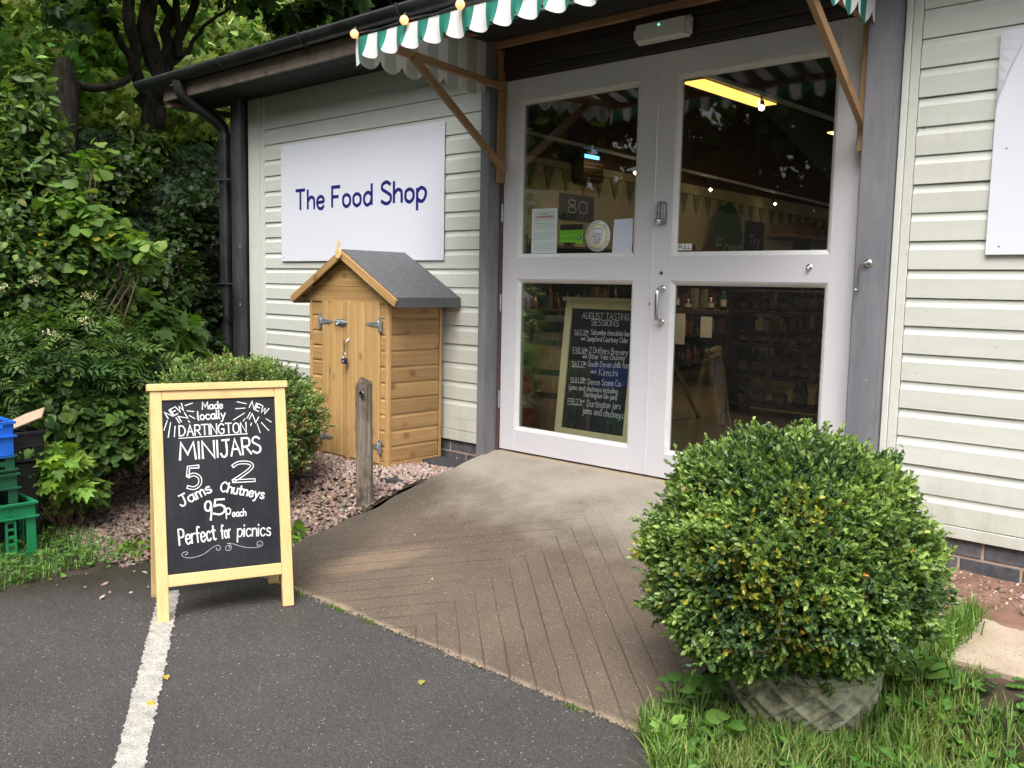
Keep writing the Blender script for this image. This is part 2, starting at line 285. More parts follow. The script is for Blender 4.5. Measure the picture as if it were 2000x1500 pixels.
def link(name, me, mtl, parent=None, world=True):
    o = bpy.data.objects.new(name, me); COL.objects.link(o)
    if mtl: me.materials.append(mtl)
    if parent:
        o.parent = parent
        if world:
            me.transform(ROOTM[rootof(parent).name].inverted())
    else: ROOTM[o.name] = Matrix()
    return o
def tag(o, label=None, cat=None, group=None, kind=None):
    for k, v in (('label', label), ('category', cat), ('group', group), ('kind', kind)):
        if v: o[k] = v
    return o
def thing(name, label, cat, loc=(0, 0, 0), rz=0, group=None):
    o = bpy.data.objects.new(name, None); COL.objects.link(o); o.location = loc; o.rotation_euler = (0, 0, rz); o.empty_display_size = .1
    ROOTM[o.name] = Matrix.Translation(Vector(loc)) @ Matrix.Rotation(rz, 4, 'Z'); return tag(o, label, cat, group)
def structure(o): o['kind'] = 'structure'; return o
def timber(name, p0, p1, wd, ht, mtl, parent, up=(0, 0, 1), bevel=.002):
    """a beam whose own x axis runs along its length, so the grain follows it"""
    M0 = ROOTM[rootof(parent).name].inverted(); p0, p1 = M0 @ Vector(p0), M0 @ Vector(p1); up = (M0.to_3x3() @ Vector(up))
    d = (p1-p0).normalized(); sd = up.cross(d).normalized(); u = d.cross(sd); Ln = (p1-p0).length
    b = MB().box(0, Ln, -wd/2, wd/2, -ht/2, ht/2); o = b.build(name, mtl, None, bevel)
    m4 = Matrix((d, sd, u)).transposed().to_4x4(); m4.translation = p0; o.parent = parent; o.matrix_local = m4; ROOTM.pop(o.name, None); return o
def copy_tree(o, parent=None):
    c = o.copy(); COL.objects.link(c); c.parent = parent
    for ch in o.children: copy_tree(ch, c)
    return c
def np_mesh(name, V, loops, starts, cols, mtl, smooth=False):
    me = bpy.data.meshes.new(name); me.vertices.add(len(V)); me.vertices.foreach_set('co', V.astype(np.float32).ravel())
    me.loops.add(len(loops)); me.loops.foreach_set('vertex_index', loops.astype(np.int32)); me.polygons.add(len(starts)); me.polygons.foreach_set('loop_start', starts.astype(np.int32))
    if smooth: me.polygons.foreach_set('use_smooth', np.ones(len(starts), bool))
    me.update(calc_edges=True)
    if cols is not None:
        a = me.attributes.new('col', 'FLOAT_COLOR', 'FACE'); a.data.foreach_set('color', np.hstack([cols, np.ones((len(cols), 1))]).astype(np.float32).ravel())
    me.materials.append(mtl); return me
# leaf templates: vertices (x along, y across, z up), faces
T_BOX = (np.array([(0, 0, 0), (.35, .46, .10), (.75, .36, .07), (1, 0, -.06), (.75, -.36, .07), (.35, -.46, .10)], float), [(0, 1, 2, 3), (0, 3, 4, 5)])
T_OVAL = (np.array([(0, 0, 0), (.25, .38, .08), (.6, .45, .06), (1, 0, -.15), (.6, -.45, .06), (.25, -.38, .08)], float), [(0, 1, 2, 3), (0, 3, 4, 5)])
T_LOBE = (np.array([(0, 0, 0), (-.05, .32, .03), (.22, .55, -.02), (.30, .26, .05), (.62, .42, -.04), (.60, .17, .03), (1, 0, -.12), (.60, -.17, .03), (.62, -.42, -.04), (.30, -.26, .05), (.22, -.55, -.02), (-.05, -.32, .03)], float), [(0, 1, 2, 3), (0, 3, 4, 5, 6), (0, 6, 7, 8, 9), (0, 9, 10, 11)])
_pv = [(0, 0, 0), (1, 0, -.1)]; _pf = []
for _x in (.18, .42, .66):
    for _s in (1, -1):
        k = len(_pv); _pv += [(_x, 0, -_x*.08), (_x+.10, _s*.22, 0), (_x+.26, _s*.44, -.05), (_x+.20, _s*.16, 0)]; _pf.append((k, k+1, k+2, k+3))
k = len(_pv); _pv += [(.78, 0, -.05), (.9, .11, -.06), (1.15, 0, -.14), (.9, -.11, -.06)]; _pf.append((k, k+1, k+2, k+3))
T_PINN = (np.array(_pv, float), _pf)
def _big(ns, wf, rip=0., cup=.06, bend=.28):
    v = []; 
    for i in range(ns+1):
        x = i/ns; w_ = wf(x)*(1+rip*math.sin(i*2.6)); z = -bend*x*x; v += [(x, w_, z+cup*w_*2), (x, 0, z), (x, -w_, z+cup*w_*2)]
    f = []
    for i in range(ns): a = i*3; f += [(a, a+3, a+4, a+1), (a+1, a+4, a+5, a+2)]
    return np.array(v), f
T_BIG = _big(6, lambda x: .46*max(0, math.sin(math.pi*(x**.8)))**.75, .06)
T_DAND = _big(9, lambda x: .30*max(0, math.sin(math.pi*(x**1.2)))**.7+.002, .45, .04, .35)
T_EGG = _big(4, lambda x: .45*max(0, math.sin(math.pi*(x**.85)))**.7, .0, .08, .15)
T_DIAM = (np.array([(0, 0, 0), (.45, .42, .05), (1, 0, -.08), (.45, -.42, .05)], float), [(0, 1, 2, 3)])
def norm(a): return a/np.maximum(np.linalg.norm(a, axis=-1, keepdims=True), 1e-9)
def leaves(name, P, D, Nn, S, T, C, mtl, wid=None):
    D = norm(D); Sd = norm(np.cross(Nn, D)); U = np.cross(D, Sd); tv, tf = T; K = len(tv); n = len(P)
    S = np.broadcast_to(np.asarray(S, float), (n,)); W = S if wid is None else S*wid
    V = P[:, None, :] + (D[:, None, :]*(tv[None, :, 0:1]*S[:, None, None]) + Sd[:, None, :]*(tv[None, :, 1:2]*W[:, None, None]) + U[:, None, :]*(tv[None, :, 2:3]*S[:, None, None]))
    lt = np.concatenate([np.array(f) for f in tf]); ls = np.cumsum([0]+[len(f) for f in tf])[:-1]
    loops = (np.arange(n)[:, None]*K + lt[None]).ravel(); starts = (np.arange(n)[:, None]*len(lt) + ls[None]).ravel()
    cols = np.repeat(C, len(tf), axis=0)
    return np_mesh(name, V.reshape(-1, 3), loops, starts, cols, mtl)
def link_mesh(name, me, parent=None, world=True):
    return link(name, me, None, parent, world)
def sph(rg, n): return norm(rg.normal(size=(n, 3)))
def pal(rg, n, cols, wts, j=.18):
    c = np.array(cols)[rg.choice(len(cols), n, p=np.array(wts)/sum(wts))]; return np.clip(c*(1+rg.normal(0, j, (n, 1)))*(1+rg.normal(0, .06, (n, 3))), .003, 1)

# ---------------------------------------------------------------- a hand-drawn stroke alphabet (x, y on a grid where capitals are 10 high)
G = {}
for row in """A 6 0,0 3,10 6,0|1,3.8 5,3.8
B 5 0,0 0,10|~0,10 3.5,9.8 4.6,7.8 3.2,5.5 0,5.2|~0,5.2 4,5 5.2,2.6 3.6,.2 0,0
C 5.6 ~5.5,8.4 3.2,10 .8,8 0,5 .8,1.8 3.2,0 5.6,1.5
D 6 0,0 0,10|~0,10 3.6,9.2 5.8,5 3.8,.8 0,0
E 4.6 4.6,10 0,10 0,0 4.8,0|0,5.2 4,5.2
F 4.6 4.8,10 0,10 0,0|0,5.2 3.8,5.2
G 5.8 ~5.6,8.4 3.2,10 .8,8 0,5 .8,1.8 3.2,0 5.4,1.4|5.6,1.2 5.6,4.6 3.4,4.6
H 5.6 0,0 0,10|5.6,0 5.6,10|0,5.2 5.6,5.2
I .2 0,0 0,10
J 5 ~4,10 4,3 3,.3 1.2,0 0,2|1.5,10 6,10
K 5 0,0 0,10|5,10 0,4.6 5.4,0
L 4.4 0,10 0,0 4.6,0
M 7.6 0,0 .8,10 3.8,3 6.8,10 7.6,0
N 5.6 0,0 0,10 5.6,0 5.6,10
O 6 ~3,10 .6,8.4 0,5 .6,1.6 3,0 5.4,1.6 6,5 5.4,8.4 3,10
P 5 0,0 0,10|~0,10 4,9.6 5,7.4 4,5 0,4.6
R 5 0,0 0,10|~0,10 4,9.6 5,7.4 4,5 0,4.6|2.2,4.8 5.4,0
S 5 ~5,8.6 3,10 .8,9 .6,6.9 3,5.2 5,3.6 4.8,1 2.6,0 0,1.4
T 6 0,10 6,10|3,10 3,0
U 5.6 ~0,10 0,3 1,.4 2.8,0 4.8,.6 5.6,3 5.6,10
V 6 0,10 3,0 6,10
W 7.8 0,10 1.8,0 3.8,8 5.8,0 7.8,10
X 5 0,0 5,10|0,10 5,0
Y 5.6 0,10 2.8,5|5.6,10 2.8,5 2.8,0
a 4.6 ~4.2,5 2.4,6 .4,4.6 .2,1.8 1.6,0 3.4,.8 4.2,3|4.3,6 4.3,.6 5,0
b 4.2 0,10 0,0|~0,4 1.8,6 3.8,5 4.2,2.6 3,.2 1.4,0 0,1.6
c 4 ~4,5 2.4,6 .5,4.8 .1,2.6 1.2,.3 2.8,0 4.2,1.2
d 4.3 ~4.2,4.6 2.4,6 .4,4.6 .2,1.8 1.6,0 3.4,.8 4.2,2.8|4.3,10 4.3,0
e 4.2 ~.3,3 4,3.4 3.8,5.2 2.2,6 .5,4.8 .1,2.4 1.2,.2 3,0 4.3,1.3
f 3.2 ~4,9.4 2.6,10 1.6,8.6 1.5,5 1.5,0|0,5.8 3.4,5.8
g 4.3 ~4.2,5 2.4,6 .4,4.6 .2,1.8 1.6,.2 3.4,1 4.2,3|~4.3,6 4.3,-1.4 3.2,-3.6 1.2,-3.6 0,-2.4
h 4 0,10 0,0|~0,4 1.8,6 3.6,5.4 4,3.4 4,0
i .2 0,6 0,0|0,8 0,8.8
j 1.6 ~1.5,6 1.5,-1.6 .8,-3.4 -.6,-3.4|1.5,8 1.5,8.8
k 4 0,10 0,0|3.6,6 0,2.8 4,0
l .8 ~0,10 0,1.2 .9,0
m 6 0,6 0,0|~0,4 1.5,6 2.8,5.2 3,3.4 3,0|~3,4 4.5,6 5.8,5.2 6,3.4 6,0
n 3.8 0,6 0,0|~0,4 1.8,6 3.4,5.2 3.8,3.4 3.8,0
o 4.2 ~2.1,6 .4,4.8 .1,3 .4,1.2 2.1,0 3.8,1.2 4.2,3 3.8,4.8 2.1,6
p 4.2 0,6 0,-4|~0,4.2 1.8,6 3.8,5 4.2,2.8 3,.3 1.4,.1 0,1.6
r 2.8 0,6 0,0|~0,3.6 1.2,5.6 3,6
s 3.4 ~3.4,5.2 2,6 .5,5.2 .6,3.8 2.2,3 3.4,2 3.2,.5 1.6,0 0,.9
t 3.4 ~1.5,9 1.5,1.4 2.4,0 3.6,.5|0,6 3.4,6
u 3.8 ~0,6 0,1.8 1,.1 2.4,.1 3.8,1.8|3.8,6 3.8,0
v 4 0,6 2,0 4,6
w 5.6 0,6 1.4,0 2.8,5 4.2,0 5.6,6
y 4.4 0,6 2.2,.6|~4.4,6 2.2,.4 1,-3 -.4,-3.6
0 5 ~2.5,10 .5,8.4 0,5 .5,1.6 2.5,0 4.5,1.6 5,5 4.5,8.4 2.5,10
1 1.6 0,8 1.4,10 1.4,0
2 4.8 ~0,8 1.4,9.8 3.6,9.6 4.4,7.6 3,4.4 0,0|0,0 5,0
3 4.6 ~0,9 2.2,10 4,8.4 3.4,6 1.8,5.4|~1.8,5.4 4.2,4.6 4.6,2.2 2.8,0 0,.8
4 4.8 3.6,0 3.6,10 0,3 5,3
5 4.6 4.6,10 .8,10 .4,5.6|~.4,5.6 2.6,6.4 4.6,4.8 4.6,1.8 2.6,0 0,.8
6 4.4 ~4,9.6 1.4,7.6 .2,3.6 .6,.8 2.4,0 4.2,1.2 4.2,3.8 2.6,5.2 .5,3.8
7 5 0,10 5,10 1.6,0
8 4.6 ~2.4,5.4 .4,7.4 1,9.6 2.6,10 4.2,9.2 4.2,7 2.4,5.4 .2,3.2 .8,.4 2.6,0 4.6,.8 4.6,3.4 2.4,5.4
9 4.4 ~4.2,7.4 2.8,5 .6,5.6 .2,8 1.4,9.8 3.4,9.8 4.3,8 4.2,4 3.4,0
( 1.8 ~1.8,11 .2,8 0,4 .4,1 1.8,-2
) 1.8 ~0,11 1.6,8 1.8,4 1.4,1 0,-2
. .4 0,0 .1,.9
, .4 .4,.8 0,-1""".split('\n'):
    c, wd, rest = row.split(' ', 2)
    G[c] = (float(wd), [(s[0] == '~', [tuple(map(float, q.split(','))) for q in s.lstrip('~').split()]) for s in rest.split('|')])
def smooth_pts(p, k=5):
    if len(p) < 3: return p
    o = []
    for i in range(len(p)-1):
        a, b, c, d = p[max(i-1, 0)], p[i], p[i+1], p[min(i+2, len(p)-1)]
        for j in range(k):
            t = j/k; o.append(tuple(.5*(2*b[q] + (c[q]-a[q])*t + (2*a[q]-5*b[q]+4*c[q]-d[q])*t*t + (3*b[q]-a[q]-3*c[q]+d[q])*t**3) for q in (0, 1)))
    return o + [p[-1]]
def text_strokes(s, x0, y0, x1, y1, h, gap=1.9, space=3.6, k=5):
    adv = []; X = 0
    for c in s:
        if c == ' ': adv.append(X); X += space; continue
        adv.append(X); X += G[c][0] + gap
    tot = X-gap; dx, dy = x1-x0, y1-y0; Ln = math.hypot(dx, dy); ex, ey = dx/Ln, dy/Ln; sx = Ln/tot; sy = h/10; out = []
    for c, a in zip(s, adv):
        if c == ' ': continue
        for sm, pts in G[c][1]:
            pts = smooth_pts(pts, k) if sm else pts
            out.append([(x0 + ex*(a+p[0])*sx - ey*p[1]*sy, y0 + ey*(a+p[0])*sx + ex*p[1]*sy) for p in pts])
    return out
def ribbons(strokes, wd, fmap, rg=None, lift=.00012, cap=.35):
    """strokes (2d polylines) -> MB of flat ribbons, each lifted a touch over the one before; fmap(x, y, lift) -> 3d"""
    b = MB()
    for si, st in enumerate(strokes):
        q = [np.array(st[0], float)]
        for p in st[1:]:
            if np.linalg.norm(np.array(p)-q[-1]) > wd*.12: q.append(np.array(p, float))
        if len(q) < 2: q.append(q[0]+np.array([wd*.4, 0]))
        n = len(q); d = [(q[i+1]-q[i])/np.linalg.norm(q[i+1]-q[i]) for i in range(n-1)]
        q[0] = q[0]-d[0]*wd*cap; q[-1] = q[-1]+d[-1]*wd*cap; vs = []; hh = (si % 7)*lift
        for i in range(n):
            a, c = d[max(i-1, 0)], d[min(i, n-2)]; t = a+c; l = np.linalg.norm(t)
            t = t/l if l > .3 else c; k = 1/max(.5, float(t@c)); nn = np.array([-t[1], t[0]])
            ww = wd/2*k*(1 if rg is None else rg.uniform(.86, 1.12))
            vs += [fmap(*(q[i]+nn*ww), hh), fmap(*(q[i]-nn*ww), hh)]
        b.add(vs, [(2*i, 2*i+1, 2*i+3, 2*i+2) for i in range(n-1)])
    return b
def outline(strokes, off):
    out = []
    for st in strokes:
        q = [np.array(p) for p in st]; n = len(q); Lf, Rt = [], []
        for i in range(n):
            t = (q[min(i+1, n-1)]-q[max(i-1, 0)]); t = t/max(1e-9, np.linalg.norm(t)); nn = np.array([-t[1], t[0]])
            Lf.append(tuple(q[i]+nn*off)); Rt.append(tuple(q[i]-nn*off))
        out.append(Lf+Rt[::-1]+[Lf[0]])
    return out
TA= [('NEW',0.0637,0.7952,0.1284,0.8284,0.0358),('IN',0.1053,0.7761,0.1378,0.7941,0.0314),('Made',0.1942,0.8272,0.273,0.8279,0.0288),('locally',0.1769,0.7848,0.2825,0.7877,0.034),('NEW',0.3794,0.8282,0.4464,0.7952,0.0349),('IN',0.3687,0.7838,0.4026,0.7637,0.0324),('DARTINGTON',0.1034,0.7238,0.3633,0.7254,0.0411),('MINI',0.1023,0.629,0.2487,0.631,0.067),('JARS',0.2546,0.6306,0.4173,0.6397,0.0668),('5',0.1262,0.5057,0.174,0.5065,0.0909),('2',0.3019,0.5224,0.3868,0.5207,0.0806),('Jams',0.1007,0.4431,0.2189,0.4932,0.0429),('Chutneys',0.2509,0.4929,0.4201,0.4488,0.0393),('9',0.191,0.3807,0.2162,0.3813,0.0747),('5',0.2227,0.4003,0.2641,0.3996,0.06),('p',0.2714,0.3974,0.2882,0.3974,0.0415),('each',0.2952,0.3862,0.3485,0.3852,0.0287),('Perfect',0.0892,0.2925,0.2277,0.3007,0.0618),('for',0.2495,0.3015,0.2861,0.3038,0.054),('picnics',0.3119,0.3035,0.4428,0.2959,0.0529)]
RA= [(0.1289,0.8449,0.1578,0.8536),(0.1353,0.8236,0.1616,0.8195),(0.1439,0.8044,0.1649,0.7907),(0.0599,0.7879,0.0461,0.7491),(0.0723,0.7799,0.0612,0.7208),(0.0886,0.7642,0.0843,0.7218),(0.1389,0.7843,0.1443,0.7765),(0.3317,0.8525,0.368,0.8434),(0.3246,0.8243,0.362,0.8258),(0.359,0.8051,0.3132,0.7786),(0.3603,0.7819,0.3524,0.7722),(0.3859,0.7629,0.3817,0.7523),(0.4084,0.7588,0.419,0.721),(0.4253,0.7634,0.4544,0.7285),(0.445,0.7781,0.4658,0.7631),(0.101,0.7149,0.3676,0.7198)]
SA= [[(0.1081,0.2521),(0.1174,0.2548),(0.1162,0.2623),(0.105,0.2628),(0.0963,0.2549),(0.1043,0.2437),(0.1323,0.2377),(0.1753,0.2464),(0.212,0.2686),(0.2341,0.2775),(0.2439,0.269),(0.2391,0.2575),(0.2276,0.2602),(0.2301,0.2674)],[(0.2757,0.2611),(0.281,0.2666),(0.2739,0.2719),(0.2642,0.2669),(0.2659,0.2546),(0.2805,0.2531),(0.2868,0.2645),(0.2814,0.2764),(0.2706,0.2813),(0.2924,0.2768),(0.3287,0.2616),(0.3656,0.2532),(0.3994,0.2543),(0.4111,0.263),(0.4055,0.2751),(0.392,0.2749),(0.387,0.2632),(0.3974,0.2591),(0.4006,0.2649)]]
TB= [('AUGUST TASTING',0.1573,0.7872,0.4776,0.7888,0.035),('SESSIONS',0.2253,0.7532,0.4121,0.7531,0.0328),('SAT.10',0.1125,0.6953,0.1971,0.6967,0.0259),('Salcombe chocolate bars',0.229,0.7011,0.5066,0.7043,0.0273),('and',0.1631,0.6673,0.19,0.6678,0.0165),('Sampford Courtney Cider',0.2045,0.6631,0.485,0.6678,0.0274),('FRI.16',0.1153,0.5911,0.201,0.5938,0.0296),('2 Drifters Brewery',0.2295,0.5984,0.4916,0.6008,0.0328),('and',0.1866,0.5671,0.2134,0.5679,0.0164),('Otter Vale Chutney',0.2299,0.5654,0.4764,0.5732,0.0273),('SAT.17',0.1161,0.5138,0.2018,0.5174,0.0296),('South Devon chilli farm',0.2303,0.5222,0.5209,0.5321,0.031),('and',0.254,0.4874,0.2883,0.4882,0.0181),('Kimchi',0.3122,0.4783,0.4366,0.4829,0.036),('SUN.18',0.1149,0.4233,0.2088,0.4285,0.0277),('Devon Scone Co.',0.2409,0.4221,0.4678,0.4302,0.0327),('(jams and chutneys including',0.1077,0.3825,0.4474,0.3891,0.0277),('Dartington Gin jam)',0.2213,0.3513,0.447,0.3551,0.0273),('FRI.23',0.1116,0.2987,0.2059,0.3036,0.0314),('Dartington jars',0.2495,0.2989,0.4766,0.3064,0.0363),('jams and chutneys',0.223,0.2575,0.5006,0.2582,0.0364),('th',0.1957,0.7086,0.2097,0.7084,0.0129),('th',0.2008,0.6058,0.2159,0.6058,0.0128),('th',0.2016,0.5293,0.2156,0.5294,0.0128),('th',0.2085,0.4405,0.2225,0.4407,0.0128),('rd',0.2053,0.3184,0.2252,0.3185,0.0146)]
UB= [(0.1129,0.6925,0.2101,0.6946),(0.1157,0.5874,0.2154,0.5901),(0.1164,0.5111,0.2115,0.5144),(0.1174,0.4216,0.2229,0.427),(0.112,0.2959,0.2202,0.3014)]
rg = np.random.default_rng(7)
def at(u, v, D):
    d = FW + RT*((u-1000)/FPX) + UP*((750-v)/FPX); return CAM + d.normalized()*D
def ss(t): t = np.clip(t, 0, 1); return t*t*(3-2*t)
def vnoise(x, y, s=1.):
    return (np.sin(x*2.1*s+1.3)*np.cos(y*1.7*s+.4) + .5*np.sin(x*4.7*s+y*3.1*s) + .25*np.sin(x*9.3*s-y*8.1*s+2))/1.75
# ---------------------------------------------------------------- the ground
def z_left(x, y):
    x = np.asarray(x, float); y = np.asarray(y, float)
    b = -.118 - .256*ss((-y-.45)/1.1) + .006*vnoise(x*5, y*5)
    xf = -2.55 + .5*np.clip(-1-y, 0, 6); d = np.clip(xf-x, 0, 60)
    b = b + (2.95*(1-np.exp(-d/2.1)))*(1+.04*vnoise(x*1.3, y*1.3))
    xa = np.where(y > -1.9, -.07 + (y+1.48)*1.0, -.49 + .05*vnoise(y*6, y*3) - .10*np.clip(-2.6-y, 0, 9))
    ins = np.clip((x-xa)/.10+.35, 0, 1)*(y < -1.46)
    return b - .05*ins
def z_right(x, y):
    x = np.asarray(x, float); y = np.asarray(y, float)
    b = np.where(y > -.38, -.135 - .01*ss((-y-.03)/.3), -.145 - .065*ss((-y-.38)/.4) - .155*ss((-y-.8)/.5)) + .006*vnoise(x*7, y*7)
    yl = -1.66 - 1.05*(x-2.16); return b - .07*np.clip((yl-y)/.08+.3, 0, 1)
def grid(name, X, Y, zf, mtl):
    nx, ny = len(X), len(Y); gx, gy = np.meshgrid(X, Y); V = np.stack([gx, gy, zf(gx, gy)], -1).reshape(-1, 3)
    i = (np.arange(ny-1)[:, None]*nx + np.arange(nx-1)[None]).ravel(); L = np.stack([i, i+1, i+nx+1, i+nx], 1)
    return structure(link_mesh(name, np_mesh(name, V, L.ravel(), np.arange(len(i))*4, None, mtl, True)))
structure(MB().add([(-150, -150, -.38), (150, -150, -.38), (150, 150, -.38), (-150, 150, -.38)], [(0, 1, 2, 3)]).build('asphalt_ground', ASPH))
X = np.concatenate([np.linspace(-40, -8, 20), np.linspace(-7.6, -2.8, 40), np.linspace(-2.7, -.062, 90)])
Y = np.concatenate([np.linspace(-30, -4.2, 24), np.linspace(-4, .1, 130), np.linspace(.4, 30, 40)])
grid('garden_bank', X, Y, z_left, SOILD)
grid('soil_verge', np.concatenate([np.linspace(2.155, 3.6, 60), np.linspace(3.7, 14, 20)]), np.concatenate([np.linspace(-14, -3.3, 16), np.linspace(-3.2, -.02, 110)]), z_right, SOILR)
# ramp with brushed chevron grooves
RS = .2325
gx, gy = np.linspace(-.06, 2.15, 60), np.linspace(0.02, -1.637, 48)
def zr(x, y): return np.minimum(y, 0)*RS + .0015*vnoise(x*9, y*9)
b = MB(); V = [(x, y + (.004*math.sin(x*17)+.003*math.sin(x*41) if j == 47 else 0), float(zr(x, y))) for j, y in enumerate(gy) for x in gx]; nx = 60
V = [(x - (.018*math.sin(y*9)+.01*math.sin(y*23) if i % 60 == 0 else 0), y, z) for i, (x, y, z) in enumerate(V)]
b.add(V, [(j*nx+i, (j+1)*nx+i, (j+1)*nx+i+1, j*nx+i+1) for j in range(47) for i in range(59)], True)
for idx in ([j*nx for j in range(48)], [47*nx+i for i in range(60)], [j*nx+59 for j in range(47, -1, -1)]):
    vs = [V[k] for k in idx] + [(V[k][0], V[k][1], V[k][2]-.2) for k in idx]; n = len(idx)
    b.add(vs, [(i, i+n, i+n+1, i+1) for i in range(n-1)])
# grooves go into the material as fine relief and darkened colour; they follow the chevron brushed into the wet concrete
nt = RAMPM.node_tree; L = lambda a, c: nt.links.new(a, c); p = nt.nodes['Principled BSDF']; g = N(nt, 'ShaderNodeSeparateXYZ'); v = coords(nt, L); L(v, g.inputs[0])
u = math_(nt, L, 'ADD', g.outputs[0], -1.052); lft = math_(nt, L, 'MULTIPLY', math_(nt, L, 'MINIMUM', u, 0.), -.775); rgt = math_(nt, L, 'MULTIPLY', math_(nt, L, 'MAXIMUM', u, 0.), .862)
wob = noise(nt, L, v, 5, 3, .5); c = math_(nt, L, 'ADD', math_(nt, L, 'ADD', g.outputs[1], lft), rgt); c = math_(nt, L, 'ADD', c, math_(nt, L, 'MULTIPLY', wob.outputs[0], .012))
t = math_(nt, L, 'ABSOLUTE', math_(nt, L, 'ADD', math_(nt, L, 'FRACT', math_(nt, L, 'DIVIDE', math_(nt, L, 'ADD', c, .826+.0525+1.05), .105)), -.5))
gr = ramp(nt, L, t, [(.014, (1, 1, 1)), (.038, (0, 0, 0))]).outputs[0]
pres = noise(nt, L, v, 2.6, 3, .6); gr = math_(nt, L, 'MULTIPLY', gr, ramp(nt, L, pres.outputs[0], [(.38, (.28,)*3), (.55, (.9,)*3)]).outputs[0])
gr = math_(nt, L, 'MULTIPLY', gr, ramp(nt, L, math_(nt, L, 'MULTIPLY', c, -1.), [(.2, (.15,)*3), (.62, (1, 1, 1))]).outputs[0])
old = p.inputs['Base Color'].links[0].from_socket; L(mixc(nt, L, math_(nt, L, 'MULTIPLY', gr, .46), old, (.045, .032, .022)), p.inputs['Base Color'])
bn = p.inputs['Normal'].links[0].from_node; b2 = N(nt, 'ShaderNodeBump', i_Strength=.85, i_Distance=.006, invert=True); L(gr, b2.inputs['Height']); L(bn.outputs[0], b2.inputs['Normal']); L(b2.outputs[0], p.inputs['Normal'])
structure(b.build('concrete_ramp', RAMPM, recalc=False))
# path slab pieces beside the wall
for x0, x1 in ((2.16, 2.725), (2.745, 3.6), (3.62, 4.5)):
    b = MB(); n = 14
    P = [(x0+(x1-x0)*i/n, -.385+.004*math.sin(i*2.3+x0*9)) for i in range(n+1)] + [(x1-(x1-x0)*i/n, -.83+.005*math.sin(i*1.7)) for i in range(n+1)]
    b.prism([(x, y, -.148+.10*(y+.385)) for x, y in P], (0, 0, -.07)); structure(b.build('path_slab', SLABM, None, .004))
# painted bay line: worn, ragged edges
a0, a1 = Vector((1.62, -3.007, -.376)), Vector((-.02, -2.027, -.376)); d = (a1-a0).normalized(); s = Vector((-d.y, d.x, 0)); n = 420; vs = []
e1_, e2_ = [np.convolve(rg.normal(0, 1, n+1), [.2, .5, 1, .5, .2], 'same') for _ in range(2)]
for i in range(n+1):
    q = a0 + (a1-a0)*i/n; vs += [q + s*(.042+.0023*e1_[i]), q - s*(.042+.0023*e2_[i])]
PAINT, nt, p, _L = newmat('worn_road_paint'); v = coords(nt, _L); n1 = noise(nt, _L, v, 28, 6, .7); n2 = noise(nt, _L, v, 240, 3, .6)
c = ramp(nt, _L, n1.outputs[0], [(.3, (.30, .28, .25)), (.55, (.50, .48, .43)), (.7, (.60, .58, .53))]).outputs[0]
c = mixc(nt, _L, ramp(nt, _L, n2.outputs[0], [(.57, (0, 0, 0)), (.63, (1, 1, 1))]).outputs[0], c, (.10, .095, .09)); _L(c, p.inputs['Base Color']); p.inputs['Roughness'].default_value = .8; bump(nt, _L, p, n2.outputs[0], .8, .004)
structure(MB().add(vs, [(2*i, 2*i+2, 2*i+3, 2*i+1) for i in range(n)]).build('painted_bay_line', PAINT))

# ---------------------------------------------------------------- the building
DW, SL, SR, Z1, Z2, Z3, Z4, DH = 1.0276, .1167, .1111, .1333, .9951, 1.1193, 1.9783, 2.0968
shop = thing('shop_building', 'sage green weatherboarded shop with dark overhanging eaves and lilac white glazed double doors', 'building')
BP = .112
def board(x0, x1, z0, h=BP, name='board'):
    dz = rg.uniform(-.0008, .0008); dy = rg.uniform(-.0012, .0008); pr = [(-.029, .001), (-.0495, .001), (-.0505, .078), (-.046, .086), (-.0425, .094), (-.041, h-.0012), (-.029, h-.0012)]
    if h < .1: pr = [(-.029, .001), (-.050, .001), (-.050, h-.001), (-.029, h-.001)]
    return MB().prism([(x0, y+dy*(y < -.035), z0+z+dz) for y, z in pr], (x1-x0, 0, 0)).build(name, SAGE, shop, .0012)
zt = 2.0609
MB().box(-2.42, -.098, -.044, -.028, zt+.112, 2.30).build('frieze_board', SAGE, shop, .002)
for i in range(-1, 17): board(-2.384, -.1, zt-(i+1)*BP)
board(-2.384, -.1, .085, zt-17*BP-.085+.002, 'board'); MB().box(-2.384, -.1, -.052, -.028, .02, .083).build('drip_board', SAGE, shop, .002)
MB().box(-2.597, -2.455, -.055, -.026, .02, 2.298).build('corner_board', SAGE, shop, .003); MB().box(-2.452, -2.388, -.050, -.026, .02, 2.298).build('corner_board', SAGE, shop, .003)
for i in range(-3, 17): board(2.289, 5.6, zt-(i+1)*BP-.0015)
board(2.289, 5.6, .045, zt-17*BP-.045, 'board'); MB().box(2.289, 5.6, -.053, -.028, -.004, .043).build('drip_board', SAGE, shop, .002)
MB().box(2.222, 2.248, -.056, -.026, -.004, 2.45).build('corner_board', SAGE, shop, .003); MB().box(2.250, 2.286, -.050, -.026, -.004, 2.45).build('corner_board', SAGE, shop, .002)
